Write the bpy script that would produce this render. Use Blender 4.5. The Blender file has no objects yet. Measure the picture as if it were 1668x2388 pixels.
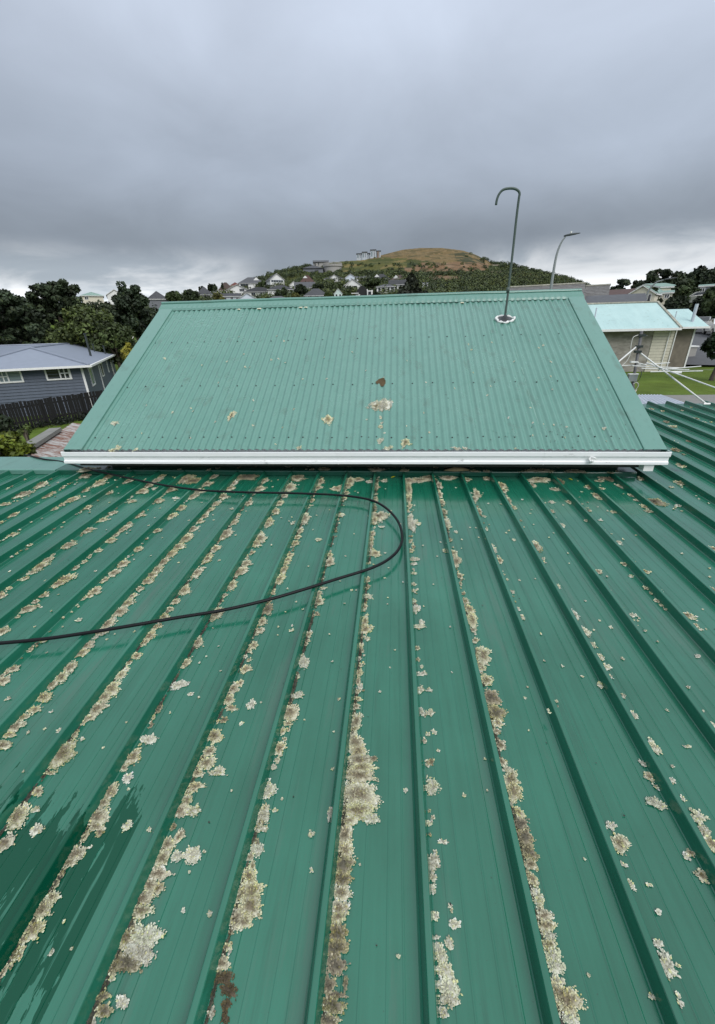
import bpy, math, random
import numpy as np
from math import sin, cos, pi, radians, sqrt, atan2, tan
SC = bpy.context.scene
C = SC.collection
RNG = np.random.default_rng(7)
random.seed(11)
CZ = 4.5            # eye height above the lawn; geometry is laid out relative to the eye and lifted by CZ at the end

# ------------------------------------------------------------------ camera
FPX, PITCH, YAW, ROLL = 951.38, 0.4239, 0.0923, 0.0252
def cam_axes():
    cy, sy, cp, sp = cos(YAW), sin(YAW), cos(PITCH), sin(PITCH)
    fwd = np.array([-sy*cp, cy*cp, -sp]); right = np.array([cy, sy, 0.0]); down = np.cross(fwd, right)
    c, s = cos(ROLL), sin(ROLL)
    return np.array([c*right + s*down, -s*right + c*down, fwd])
CAM = cam_axes()
cd = bpy.data.cameras.new('camera'); cam = bpy.data.objects.new('camera', cd); C.objects.link(cam)
cd.sensor_fit = 'VERTICAL'; cd.sensor_height = 24.0; cd.lens = 24.0*FPX/2388.0
cd.clip_start = 0.05; cd.clip_end = 5000
from mathutils import Matrix, Vector
cam.matrix_world = Matrix(((CAM[0][0], -CAM[1][0], -CAM[2][0], 0), (CAM[0][1], -CAM[1][1], -CAM[2][1], 0), (CAM[0][2], -CAM[1][2], -CAM[2][2], 0), (0, 0, 0, 1)))
SC.camera = cam
def ray(u, v):
    return CAM.T @ np.array([(u-834)/FPX, (v-1194)/FPX, 1.0])
def at(u, v, Y):
    d = ray(u, v); return d*(Y/d[1])
def atr(u, v, r):
    d = ray(u, v); return d*(r/math.hypot(d[0], d[1]))
def px(P):
    q = CAM @ np.asarray(P, float); return 834+FPX*q[0]/q[2], 1194+FPX*q[1]/q[2]

# ------------------------------------------------------------------ sky and sun (overcast)
w = bpy.data.worlds.new('World'); SC.world = w; w.use_nodes = True
nt = w.node_tree; N = nt.nodes; L = nt.links; N.clear()
SUN_EL, SUN_AZ = radians(44), radians(146)     # soft glow of the sun behind the cloud, behind the viewer
def nd(t, **k):
    n = N.new(t)
    for a, b in k.items(): setattr(n, a, b)
    return n
def mth(op, a, b=None, c=None, clamp=False):
    n = nd('ShaderNodeMath', operation=op); n.use_clamp = clamp
    for i, s in enumerate((a, b, c)):
        if s is None: continue
        if isinstance(s, (int, float)): n.inputs[i].default_value = s
        else: L.new(s, n.inputs[i])
    return n.outputs[0]
def mixc(f, a, b):
    n = nd('ShaderNodeMix', data_type='RGBA')
    for s, i in ((f, 0), (a, 6), (b, 7)):
        if isinstance(s, (int, float)): n.inputs[i].default_value = s
        elif isinstance(s, tuple): n.inputs[i].default_value = (*s, 1)
        else: L.new(s, n.inputs[i])
    return n.outputs[2]
def ramp(f, stops):
    n = nd('ShaderNodeValToRGB'); e = n.color_ramp.elements
    n.color_ramp.interpolation = 'EASE'
    while len(e) < len(stops): e.new(0.5)
    for el, (p, c) in zip(e, stops):
        el.position = p; el.color = (*c, 1) if isinstance(c, tuple) else (c, c, c, 1)
    L.new(f, n.inputs[0]); return n.outputs[0]
tc = nd('ShaderNodeTexCoord'); sep = nd('ShaderNodeSeparateXYZ'); L.new(tc.outputs['Generated'], sep.inputs[0])
zc = mth('MAXIMUM', sep.outputs[2], 0.0)
# cloud deck: project the direction on a flat layer so that clouds shrink towards the horizon
den = mth('ADD', zc, 0.26)
cx_ = mth('DIVIDE', sep.outputs[0], den); cy_ = mth('DIVIDE', sep.outputs[1], den)
comb = nd('ShaderNodeCombineXYZ'); L.new(cx_, comb.inputs[0]); L.new(cy_, comb.inputs[1])
def cloud(scale, detail, rough, off, dist=0.0):
    m = nd('ShaderNodeMapping'); m.inputs[1].default_value = off; L.new(comb.outputs[0], m.inputs[0])
    n = nd('ShaderNodeTexNoise'); n.inputs['Scale'].default_value = scale; n.inputs['Detail'].default_value = detail
    n.inputs['Roughness'].default_value = rough; n.inputs['Distortion'].default_value = dist
    L.new(m.outputs[0], n.inputs['Vector']); return n.outputs[0]
n1 = cloud(0.55, 5, 0.5, (3.1, 1.7, 0.0), 0.3)
n2 = cloud(1.9, 7, 0.55, (7.3, 2.2, 4.0), 0.4)
grad = ramp(zc, [(0.0, (0.26, 0.295, 0.325)), (0.08, (0.176, 0.200, 0.228)), (0.15, (0.190, 0.219, 0.258)), (0.28, (0.295, 0.339, 0.408)), (0.46, (0.42, 0.473, 0.565)), (0.66, (0.62, 0.68, 0.76)), (1.0, (0.78, 0.83, 0.90))])
# soft light and dark in the deck
lum = mth('ADD', mth('MULTIPLY', mth('SUBTRACT', n1, 0.5), 0.85), mth('MULTIPLY', mth('SUBTRACT', n2, 0.5), 0.42))
lum = mth('ADD', lum, 1.0)
hsv = nd('ShaderNodeHueSaturation'); L.new(grad, hsv.inputs['Color']); L.new(lum, hsv.inputs['Value'])
deck = hsv.outputs[0]
# thin bright breaks under the edge of the deck, low over the horizon
lowness = ramp(zc, [(0.0, 1.0), (0.05, 0.95), (0.10, 0.45), (0.16, 0.0)])
n3 = cloud(0.9, 6, 0.55, (1.4, 5.2, 9.0), 0.2)
n4 = cloud(0.22, 2, 0.4, (0.35, 0.6, 3.0))
brk = mth('ADD', mth('MULTIPLY', mth('SUBTRACT', n4, 0.5), 1.6), mth('MULTIPLY', mth('SUBTRACT', n3, 0.5), 1.2))
side = mth('ABSOLUTE', mth('ADD', sep.outputs[0], 0.09))
brk = mth('ADD', brk, mth('MULTIPLY', mth('SUBTRACT', side, 0.24), 2.6))
brk = mth('ADD', brk, 0.30)
gap = mth('MULTIPLY', lowness, ramp(brk, [(0.2, 0.0), (0.75, 1.0)]))
bright = ramp(n2, [(0.35, (0.42, 0.48, 0.54)), (0.60, (0.92, 0.94, 0.96))])
cl = mixc(gap, deck, bright)
sky = nd('ShaderNodeTexSky', sky_type='NISHITA'); sky.sun_disc = False; sky.sun_elevation = SUN_EL; sky.sun_rotation = SUN_AZ
sk = nd('ShaderNodeVectorMath', operation='SCALE'); L.new(sky.outputs[0], sk.inputs[0]); sk.inputs['Scale'].default_value = 0.07
fin = mixc(0.97, sk.outputs[0], cl)
bg = nd('ShaderNodeBackground'); L.new(fin, bg.inputs[0]); bg.inputs[1].default_value = 1.0
out = nd('ShaderNodeOutputWorld'); L.new(bg.outputs[0], out.inputs[0])
sd = bpy.data.lights.new('sun', 'SUN'); sd.energy = 1.5; sd.angle = radians(40); sd.color = (1.0, 0.97, 0.93)
so = bpy.data.objects.new('sun', sd); C.objects.link(so)
sdir = Vector((sin(SUN_AZ)*cos(SUN_EL), cos(SUN_AZ)*cos(SUN_EL), sin(SUN_EL)))
so.rotation_euler = sdir.to_track_quat('Z', 'Y').to_euler()
SC.view_settings.view_transform = 'Standard'; SC.view_settings.look = 'None'
SC.view_settings.exposure = 0.52; SC.view_settings.gamma = 1.0
SC.cycles.max_bounces = 6; SC.cycles.use_denoising = True
SC.cycles.sample_clamp_indirect = 4.0

# ------------------------------------------------------------------ helpers
def srgb(r, g, b):
    f = lambda c: (c/255)/12.92 if c/255 <= 0.04045 else (((c/255)+0.055)/1.055)**2.4
    return (f(r), f(g), f(b))
MATS = {}
class MT:
    """small node-graph helper for one material"""
    def __init__(s, name):
        s.m = bpy.data.materials.new(name); s.m.use_nodes = True; s.t = s.m.node_tree; s.N = s.t.nodes; s.L = s.t.links
        s.b = s.N['Principled BSDF']; s.tc = s.N.new('ShaderNodeTexCoord'); MATS[name] = s.m
    def put(s, sock, v):
        if isinstance(v, (int, float)): sock.default_value = v
        elif isinstance(v, tuple): sock.default_value = (*v, 1) if len(v) == 3 and len(sock.default_value) == 4 else v
        else: s.L.new(v, sock)
    def noise(s, scale, detail=4, rough=0.5, stretch=(1, 1, 1), dist=0.0, off=(0, 0, 0), src='Object'):
        m = s.N.new('ShaderNodeMapping'); m.inputs[3].default_value = stretch; m.inputs[1].default_value = off
        s.L.new(s.tc.outputs[src], m.inputs[0])
        n = s.N.new('ShaderNodeTexNoise'); n.inputs['Scale'].default_value = scale; n.inputs['Detail'].default_value = detail
        n.inputs['Roughness'].default_value = rough; n.inputs['Distortion'].default_value = dist
        s.L.new(m.outputs[0], n.inputs['Vector']); return n.outputs[0]
    def ramp(s, f, stops, interp='LINEAR'):
        n = s.N.new('ShaderNodeValToRGB'); e = n.color_ramp.elements; n.color_ramp.interpolation = interp
        while len(e) < len(stops): e.new(0.5)
        for el, (p, c) in zip(e, stops):
            el.position = p; el.color = (*c, 1) if isinstance(c, tuple) else (c, c, c, 1)
        s.L.new(f, n.inputs[0]); return n.outputs[0]
    def mix(s, f, a, b, mode='MIX'):
        n = s.N.new('ShaderNodeMix'); n.data_type = 'RGBA'; n.blend_type = mode
        s.put(n.inputs[0], f); s.put(n.inputs[6], a); s.put(n.inputs[7], b); return n.outputs[2]
    def math(s, op, a, b=0.0, clamp=False):
        n = s.N.new('ShaderNodeMath'); n.operation = op; n.use_clamp = clamp
        s.put(n.inputs[0], a); s.put(n.inputs[1], b); return n.outputs[0]
    def sep(s, src='Object'):
        n = s.N.new('ShaderNodeSeparateXYZ'); s.L.new(s.tc.outputs[src], n.inputs[0]); return n.outputs
    def attr(s, name):
        n = s.N.new('ShaderNodeAttribute'); n.attribute_name = name; return n.outputs
    def bump(s, h, strength=0.3, dist=0.01):
        n = s.N.new('ShaderNodeBump'); n.inputs['Strength'].default_value = strength; n.inputs['Distance'].default_value = dist
        s.L.new(h, n.inputs['Height']); s.L.new(n.outputs[0], s.b.inputs['Normal'])
    def set(s, col=None, rough=None, metal=None, spec=None, **k):
        if col is not None: s.put(s.b.inputs['Base Color'], col)
        if rough is not None: s.put(s.b.inputs['Roughness'], rough)
        if metal is not None: s.put(s.b.inputs['Metallic'], metal)
        if spec is not None: s.put(s.b.inputs['Specular IOR Level'], spec)
        for a, v in k.items(): s.put(s.b.inputs[a.replace('_', ' ')], v)
        return s.m
def plain(name, col, rough=0.6, var=0.15, scale=8.0, bump=0.0, metal=0.0, spec=0.5, stretch=(1, 1, 1)):
    """paint, wood, plaster and the like: colour with patchy wear"""
    if name in MATS: return MATS[name]
    t = MT(name); n = t.noise(scale, 6, 0.6, stretch); n2 = t.noise(scale*0.13, 3, 0.5, stretch, off=(4, 2, 7))
    a = tuple(c*(1-var) for c in col); b = tuple(min(1, c*(1+var)) for c in col)
    c1 = t.mix(t.ramp(n, [(0.3, 0.0), (0.7, 1.0)]), a, b)
    c2 = t.mix(t.math('MULTIPLY', t.ramp(n2, [(0.35, 0.0), (0.75, 1.0)]), var*2.0), c1, tuple(c*0.7 for c in col))
    t.set(c2, rough, metal, spec)
    if bump: t.bump(n, bump, 0.01)
    return t.m
def np_mesh(name, V, F, smooth=False, col=None):
    """mesh from arrays; F is an (n,4) or (n,3) array or a list of faces"""
    me = bpy.data.meshes.new(name)
    if isinstance(F, np.ndarray):
        V = np.asarray(V, np.float32); n, k = F.shape
        me.vertices.add(len(V)); me.vertices.foreach_set('co', V.ravel())
        me.loops.add(n*k); me.loops.foreach_set('vertex_index', F.astype(np.int32).ravel())
        me.polygons.add(n); me.polygons.foreach_set('loop_start', np.arange(0, n*k, k, dtype=np.int32))
        me.polygons.foreach_set('loop_total', np.full(n, k, np.int32))
        me.update(calc_edges=True)
    else:
        me.from_pydata([tuple(map(float, v)) for v in V], [], F); me.update()
    if smooth: me.polygons.foreach_set('use_smooth', np.ones(len(me.polygons), bool))
    if col is not None:
        a = me.color_attributes.new('col', 'FLOAT_COLOR', 'POINT')
        c = np.ones((len(me.vertices), 4), np.float32); c[:, :3] = col; a.data.foreach_set('color', c.ravel())
    return me
ORG = {}
def origin(o): return np.array(ORG.get(o.name, (0, 0, 0)), float) if o else np.zeros(3)
def link(o, parent=None):
    C.objects.link(o)
    if parent: o.parent = parent; ORG[o.name] = tuple(origin(parent))
    return o
def thing(name, loc, label, cat, group=None):
    o = bpy.data.objects.new(name, None); o.empty_display_size = 0.2; C.objects.link(o); o.location = loc; ORG[o.name] = tuple(loc)
    return tag(o, label, cat, group)
def tag(o, label=None, cat=None, group=None, kind=None):
    for k, v in (('label', label), ('category', cat), ('group', group), ('kind', kind)):
        if v: o[k] = v
    return o
def mesh(name, V, F, mat, parent=None, smooth=False, col=None, label=None):
    """V in eye-relative scene coordinates"""
    V = np.asarray(V, float).reshape(-1, 3) - origin(parent)
    me = np_mesh(name, V, F, smooth, col)
    if mat: me.materials.append(MATS[mat] if isinstance(mat, str) else mat)
    o = link(bpy.data.objects.new(name, me), parent)
    if label: o['label'] = label
    return o
def piece(name, me, parent, loc, rot=None, scale=None):
    """an instance of shared mesh data"""
    o = bpy.data.objects.new(name, me); link(o, parent)
    o.location = np.asarray(loc, float) - origin(parent)
    if rot is not None: o.rotation_euler = rot
    if scale is not None: o.scale = scale
    return o
class MB:
    def __init__(s): s.V = []; s.F = []
    def add(s, V, F):
        b = len(s.V); s.V += [tuple(map(float, v)) for v in V]; s.F += [tuple(i+b for i in f) for f in F]; return s
    def hexa(s, p):      # p: 8 points, bottom 4 ccw then top 4
        return s.add(p, [(3, 2, 1, 0), (4, 5, 6, 7), (0, 1, 5, 4), (1, 2, 6, 5), (2, 3, 7, 6), (3, 0, 4, 7)])
    def box(s, lo, hi):
        (a, b, c), (d, e, f) = lo, hi
        return s.hexa([(a, b, c), (d, b, c), (d, e, c), (a, e, c), (a, b, f), (d, b, f), (d, e, f), (a, e, f)])
    def obox(s, o, ax, ay, az, lo, hi):   # box in the frame (ax, ay, az) at o
        o, ax, ay, az = map(lambda q: np.asarray(q, float), (o, ax, ay, az))
        P = [o+ax*x+ay*y+az*z for z in (lo[2], hi[2]) for x, y in ((lo[0], lo[1]), (hi[0], lo[1]), (hi[0], hi[1]), (lo[0], hi[1]))]
        return s.hexa(P)
    def tube(s, pts, r, n=8, cap=True):
        pts = [np.asarray(p, float) for p in pts]; m = len(pts); rr = r if hasattr(r, '__len__') else [r]*m
        t0 = pts[1]-pts[0]; up = np.array([0, 0, 1.0]) if abs(t0[2]) < 0.9*np.linalg.norm(t0) else np.array([1.0, 0, 0])
        V = []; 
        for i, p in enumerate(pts):
            t = pts[min(i+1, m-1)]-pts[max(i-1, 0)]; t = t/np.linalg.norm(t)
            a = np.cross(up, t); a /= np.linalg.norm(a); b = np.cross(t, a); up = b
            for k in range(n): V.append(p+rr[i]*(cos(2*pi*k/n)*a+sin(2*pi*k/n)*b))
        F = [(i*n+k, i*n+(k+1) % n, (i+1)*n+(k+1) % n, (i+1)*n+k) for i in range(m-1) for k in range(n)]
        if cap: F += [tuple(range(n-1, -1, -1)), tuple((m-1)*n+k for k in range(n))]
        return s.add(V, F)
    def build(s, name, mat, parent=None, smooth=False, label=None):
        return mesh(name, s.V, s.F, mat, parent, smooth, None, label)
def extrude_x(prof, xs):
    """profile [(y,z)] swept along the x values; open sheet"""
    V = [(x, y, z) for x in xs for (y, z) in prof]; k = len(prof)
    F = [(i*k+j, (i+1)*k+j, (i+1)*k+j+1, i*k+j+1) for i in range(len(xs)-1) for j in range(k-1)]
    return V, F
def catmull(P, n=8):
    P = [np.asarray(p, float) for p in P]; P = [2*P[0]-P[1]]+P+[2*P[-1]-P[-2]]; out = []
    for i in range(1, len(P)-2):
        a, b, c, d = P[i-1:i+3]
        for k in range(n):
            t = k/n; out.append(0.5*((2*b)+(c-a)*t+(2*a-5*b+4*c-d)*t*t+(3*b-a-3*c+d)*t**3))
    out.append(P[-2]); return out
# ------------------------------------------------------------------ materials of the house
TA = tan(0.0444)
def zr(y): return -1.5763 + y*TA          # tops of the ribs
RIBH = 0.05
def zp(y): return zr(y)-RIBH              # pans
def on_pan(u, v, dz=-RIBH):
    d = ray(u, v); return d*((-1.5763+dz)/(d[2]-TA*d[1]))
UY0, UZ0, UY1, UZ1 = 3.9231, -1.1237, 6.6406, 0.3848
UT = (UZ1-UZ0)/(UY1-UY0)
def zu(y): return UZ0+(y-UY0)*UT
def on_upper(u, v, dz=0.0):
    d = ray(u, v); return d*((UZ0+dz-UT*UY0)/(d[2]-UT*d[1]))

def green_paint(name, base, chalk, rough, wet=False, chalk_amt=0.5, spec=.5):
    t = MT(name)
    streak = t.noise(16, 6, 0.65, (1.0, 0.05, 1.0)); blot = t.noise(1.3, 5, 0.6, off=(3, 8, 1)); fine = t.noise(420, 2, 0.5)
    f = t.math('ADD', t.math('MULTIPLY', t.ramp(streak, [(0.3, 0.0), (0.72, 1.0)]), 0.45), t.math('MULTIPLY', t.ramp(blot, [(0.3, 0.0), (0.7, 1.0)]), 0.55))
    col = t.mix(t.math('MULTIPLY', f, chalk_amt), base, chalk)
    # grime: dull grey film in streaks, and dark specks
    gr = t.ramp(t.noise(7.0, 7, 0.68, (1.0, 0.10, 1.0), off=(9, 1, 2)), [(0.56, 0.0), (0.74, 1.0)])
    col = t.mix(t.math('MULTIPLY', gr, 0.6), col, srgb(74, 96, 84))
    run = t.ramp(t.noise(26, 6, .7, (1.0, .03, 1.0), off=(1, 7, 3)), [(.56, 0.0), (.70, 1.0)])
    col = t.mix(t.math('MULTIPLY', run, .28), col, tuple(c*.45 for c in base))
    sp = t.ramp(t.noise(95, 3, 0.6), [(0.70, 0.0), (0.76, 1.0)])
    col = t.mix(t.math('MULTIPLY', sp, 0.5), col, srgb(30, 50, 40))
    rg = t.math('ADD', t.math('MULTIPLY', f, 0.10), rough)
    rg = t.math('ADD', rg, t.math('MULTIPLY', gr, 0.12))
    if wet:
        o = t.sep()
        jag = t.noise(9, 5, 0.65, (2.6, 0.5, 1.0), off=(2, 2, 2)); wob = t.math('MULTIPLY', t.math('SUBTRACT', jag, 0.5), 0.9)
        y2 = t.math('ADD', o[1], wob)
        # water lying in two trays low on the left
        m = t.math('MULTIPLY', t.math('MULTIPLY', t.math('GREATER_THAN', y2, WET[2]), t.math('LESS_THAN', y2, WET[3])),
                   t.math('MULTIPLY', t.math('GREATER_THAN', o[0], WET[0]), t.math('LESS_THAN', o[0], WET[1])))
        hole = t.ramp(t.noise(16, 4, 0.6, (3.0, 0.15, 1.0), off=(5, 5, 5)), [(0.60, 1.0), (0.66, 0.0)])
        m = t.math('MULTIPLY', m, hole)
        col = t.mix(m, col, (.001, .062, .032)); rg = t.math('SUBTRACT', rg, t.math('MULTIPLY', m, 0.10))
    t.set(col, rg, 0.0, t.math('SUBTRACT', spec, t.math('MULTIPLY', m, .42)) if wet else spec)
    t.bump(fine, 0.12, 0.001)
    return t.m
WET = (-1.50, -0.885, 0.40, 0.80)
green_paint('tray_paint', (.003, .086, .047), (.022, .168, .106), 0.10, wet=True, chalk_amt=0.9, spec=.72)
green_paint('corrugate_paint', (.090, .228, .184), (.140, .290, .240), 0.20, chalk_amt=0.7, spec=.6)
green_paint('flashing_paint', (.098, .235, .192), (.135, .275, .23), 0.26, chalk_amt=0.7, spec=.6)
green_paint('apron_paint', (.006, .082, .05), (.03, .12, .085), 0.15, chalk_amt=0.6, spec=.5)
green_paint('pipe_paint', (.045, .075, .062), (.09, .115, .105), 0.45, chalk_amt=0.8)
t = MT('gutter_white')
n = t.noise(7, 6, 0.65, (0.6, 1, 2.5)); n2 = t.noise(30, 5, 0.7, (0.5, 1, 1)); o = t.sep()
dirt = t.math('MULTIPLY', t.ramp(n, [(0.62, 0.0), (0.72, 1.0)]), t.ramp(n2, [(0.45, 0.0), (0.62, 1.0)]))
col = t.mix(t.math('MULTIPLY', dirt, 0.85), t.mix(t.ramp(n2, [(0.3, 0.0), (0.8, 1.0)]), (0.88, 0.89, 0.89), (0.83, 0.84, 0.84)), (0.06, 0.07, 0.055))
t.set(col, 0.32, 0.0, 0.5)
plain('dark_fascia', (0.055, 0.055, 0.048), 0.8, 0.4, 20)
plain('house_wall', (0.42, 0.42, 0.40), 0.8, 0.1, 6)
plain('screw_dark', (0.02, 0.03, 0.028), 0.5, 0.2, 30)
plain('hose_rubber', (0.005, 0.006, 0.007), 0.45, 0.2, 40, spec=.22)
plain('sealant_white', (0.75, 0.76, 0.74), 0.5, 0.15, 40)
plain('rubber_boot', (0.05, 0.055, 0.06), 0.6, 0.3, 40)
plain('pvc_white', (0.80, 0.80, 0.78), 0.35, 0.08, 20)

# ------------------------------------------------------------------ the house whose roof we stand on
house = thing('green_roofed_house', (0, 0, -4.2), 'house in the foreground with green ribbed metal lower roof and green corrugated upper gable', 'house')
tray = link(bpy.data.objects.new('tray_roof', None), house); tray['label'] = 'low pitched green metal roof of wide trays between upright ribs'
PITCHX = 0.30; X0 = 0.1167
def rib_x(i): return X0+i*PITCHX
YB = -1.35                       # lower eave behind the viewer
def tray_mesh(i):
    x0 = rib_x(i); y1 = 7.47 if i >= 8 else 4.30
    rng = np.random.default_rng(100+i)
    s = 0.0035                    # rounding of the rib's edges
    prof = [(-0.024, -0.0012), (-0.0205, 0.002), (-0.0105, RIBH-s), (-0.0085, RIBH-0.0008), (-0.0055, RIBH), (0.0055, RIBH), (0.0085, RIBH-0.0008), (0.0105, RIBH-s), (0.0205, 0.002), (0.024, 0)]
    for c, hgt in ((0.066, 0.0012), (0.112, 0.0012), (0.186, 0.0012), (0.232, 0.0012)):
        prof += [(c-0.0042, 0.0), (c-0.0014, hgt), (c+0.0014, hgt), (c+0.0042, 0.0)]
    prof += [(0.272, 0.0), (0.2785, -0.0014)]
    prof = np.array(prof); k = len(prof)
    ys = np.arange(YB, y1, 0.14); ys = np.append(ys, y1); m = len(ys)
    ph = rng.uniform(0, 6.28, 6); 
    V = np.zeros((m, k, 3))
    for a, y in enumerate(ys):
        wav = 0.0011*np.sin(2.1*y+ph[0]+9*prof[:, 0])+0.0008*np.sin(5.3*y+ph[1]-14*prof[:, 0])+0.0005*np.sin(11*y+ph[2]+30*prof[:, 0])
        inpan = np.clip((prof[:, 0]-0.024)/0.03, 0, 1)*np.clip((0.275-prof[:, 0])/0.03, 0, 1)
        V[a, :, 0] = x0+prof[:, 0]; V[a, :, 1] = y; V[a, :, 2] = zp(y)+prof[:, 1]+wav*inpan
    idx = np.arange(m*k).reshape(m, k)
    F = np.stack([idx[:-1, :-1], idx[:-1, 1:], idx[1:, 1:], idx[1:, :-1]], -1).reshape(-1, 4)
    return V.reshape(-1, 3), F
for i in range(-23, 27):
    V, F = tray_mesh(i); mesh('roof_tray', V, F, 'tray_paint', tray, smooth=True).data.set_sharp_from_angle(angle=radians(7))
# front edge thickness and deck under the sheets
MB().hexa([(rib_x(-23), YB+0.05, zp(YB)-0.16), (rib_x(26)+0.2, YB+0.05, zp(YB)-0.16), (rib_x(26)+0.2, 4.4, zp(4.4)-0.16), (rib_x(-23), 4.4, zp(4.4)-0.16),
           (rib_x(-23), YB+0.05, zp(YB)-0.012), (rib_x(26)+0.2, YB+0.05, zp(YB)-0.012), (rib_x(26)+0.2, 4.4, zp(4.4)-0.012), (rib_x(-23), 4.4, zp(4.4)-0.012)]).build('roof_deck', 'dark_fascia', tray)
MB().hexa([(2.62, 4.401, zp(4.4)-0.16), (rib_x(26)+0.2, 4.401, zp(4.4)-0.16), (rib_x(26)+0.2, 7.4, zp(7.4)-0.16), (2.62, 7.4, zp(7.4)-0.16),
           (2.62, 4.401, zp(4.4)-0.012), (rib_x(26)+0.2, 4.401, zp(4.4)-0.012), (rib_x(26)+0.2, 7.4, zp(7.4)-0.012), (2.62, 7.4, zp(7.4)-0.012)]).build('roof_deck', 'dark_fascia', tray)
# apron flashing below the gutter: flat top level with the ribs, turned down at its front edge
AX0, AX1 = -3.86, 2.452
def flash_strip(name, x0, x1, ya, yb, mat, lift):
    rng = np.random.default_rng(int(abs(x0)*100)); xs = np.linspace(x0, x1, int((x1-x0)/0.1)+2)
    prof = [(ya-0.001, zp(ya)+0.004), (ya-0.003, zr(ya)-0.006+lift), (ya, zr(ya)+0.001+lift), (ya+0.006, zr(ya)+0.004+lift), ((ya+yb)/2, zr((ya+yb)/2)+0.004+lift), (yb, zr(yb)+0.006+lift), (yb+0.002, zr(yb)-0.08)]
    V, F = extrude_x(prof, xs); V = np.array(V); V[:, 2] += 0.0015*np.sin(V[:, 0]*3.1+rng.uniform(0, 6))*(V[:, 1] > ya+0.001)+0.001*np.sin(V[:, 0]*9.0)
    return mesh(name, V, [f[::-1] for f in F], mat, tray, smooth=False)
flash_strip('apron_flashing', AX0, AX1, 4.119, 4.46, 'apron_paint', 0.001)
flash_strip('ridge_flashing', rib_x(-23), AX0+0.05, 4.112, 4.535, 'flashing_paint', 0.004)

# upper gable roof in corrugated sheets
XL, XR = -3.481, 2.563
upper = link(bpy.data.objects.new('corrugated_roof', None), house); upper['label'] = 'steep green corrugated gable roof rising behind a white gutter'
CP = 0.0762; CA = 0.0085
nrm = np.array([0, -UT, 1.0]); nrm /= np.linalg.norm(nrm)
def corr(x): return CA*np.cos(2*pi*(x-XL-0.19)/CP)
def sheet(x0, x1, side, lift):
    xs = np.linspace(x0, x1, int(round((x1-x0)/CP*12))+1)
    ts = np.linspace(0, 1, 9); V = np.zeros((len(ts), len(xs), 3)); rng = np.random.default_rng(int((x0+9)*1000)); ph = rng.uniform(0, 6.28, 3)
    for a, tt in enumerate(ts):
        y = 3.962+(UY1-0.02-3.962)*tt; z = zu(y); wv = 0.0012*np.sin(xs*4+ph[0]+tt*5)+0.0009*np.sin(xs*11+ph[1]-tt*9)
        h = corr(xs)+lift+wv-0.012
        yy = y+nrm[1]*h; zz = z+nrm[2]*h
        if side < 0: yy = 2*UY1-yy
        V[a, :, 0] = xs; V[a, :, 1] = yy; V[a, :, 2] = zz
    m, k = len(ts), len(xs); idx = np.arange(m*k).reshape(m, k)
    F = np.stack([idx[:-1, :-1], idx[:-1, 1:], idx[1:, 1:], idx[1:, :-1]], -1).reshape(-1, 4)
    return V.reshape(-1, 3), (F if side > 0 else F[:, ::-1])
xa = XL+0.10; k = 0
while xa < XR-0.12:
    xb = min(xa+8*CP, XR-0.10)
    for side in (1, -1):
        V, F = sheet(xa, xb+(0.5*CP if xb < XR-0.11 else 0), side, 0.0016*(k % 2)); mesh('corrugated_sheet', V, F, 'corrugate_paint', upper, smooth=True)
    xa = xb; k += 1
# barge flashings
def on_u(x, y, h): return (x, y+nrm[1]*h, zu(y)+nrm[2]*h)
for x0, x1, s in ((XL, XL+0.205, 1), (XR, XR-0.205, -1)):
    prof = [(x0-0.004*s, -0.16), (x0, 0.006), (x0+0.006*s, 0.0105), (x0+0.10*s, 0.0115), (x1-0.012*s, 0.0105), (x1-0.002*s, 0.008), (x1, -0.013)]
    V = []; ys = np.linspace(3.945, UY1-0.03, 7)
    for y in ys: V += [on_u(x, y, h) for x, h in prof]
    kk = len(prof); F = [(a*kk+b, a*kk+b+1, (a+1)*kk+b+1, (a+1)*kk+b) for a in range(len(ys)-1) for b in range(kk-1)]
    if s < 0: F = [f[::-1] for f in F]
    mesh('barge_flashing', V, F, 'flashing_paint', upper)
    V2 = [(x, 2*UY1-y, z) for x, y, z in V]; mesh('barge_flashing', V2, [f[::-1] for f in F], 'flashing_paint', upper)
# ridge cap: rolled top, wings, front edge dressed down into the troughs
xs = np.arange(XL-0.012, XR+0.013, CP/10)
rows = []
def caprow(dist, h, dress=0.0):
    y = UY1-dist*cos(math.atan(UT)); z = UZ1-dist*sin(math.atan(UT)); c = corr(xs)-0.012
    inside = ((xs > XL+0.2) & (xs < XR-0.2)); hh = np.where(inside, (1-dress)*h+dress*(c+0.004), h)
    return np.stack([xs, y+nrm[1]*hh, z+nrm[2]*hh], -1)
rr = [caprow(0.176, -0.001, 0.30), caprow(0.160, 0.006, 0.1), caprow(0.147, 0.0145), caprow(0.05, 0.0165), caprow(0.040, 0.020)]
for a in np.linspace(-0.6, pi+0.6, 9)[::-1]:
    rr.append(np.stack([xs, np.full_like(xs, UY1+0.026*cos(a)), np.full_like(xs, UZ1+0.020+0.022*sin(a))], -1))
back = [np.stack([r[:, 0], 2*UY1-r[:, 1], r[:, 2]], -1) for r in rr[:5]][::-1]
rr = rr+back; V = np.array(rr); V[:, :, 2] += 0.002*np.sin(xs*2.3)+0.001*np.sin(xs*7.1)
m, k = len(rr), len(xs); idx = np.arange(m*k).reshape(m, k)
F = np.stack([idx[:-1, :-1], idx[:-1, 1:], idx[1:, 1:], idx[1:, :-1]], -1).reshape(-1, 4)
mesh('ridge_cap', V.reshape(-1, 3), F, 'flashing_paint', upper, smooth=True).data.set_sharp_from_angle(angle=radians(35))
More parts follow.
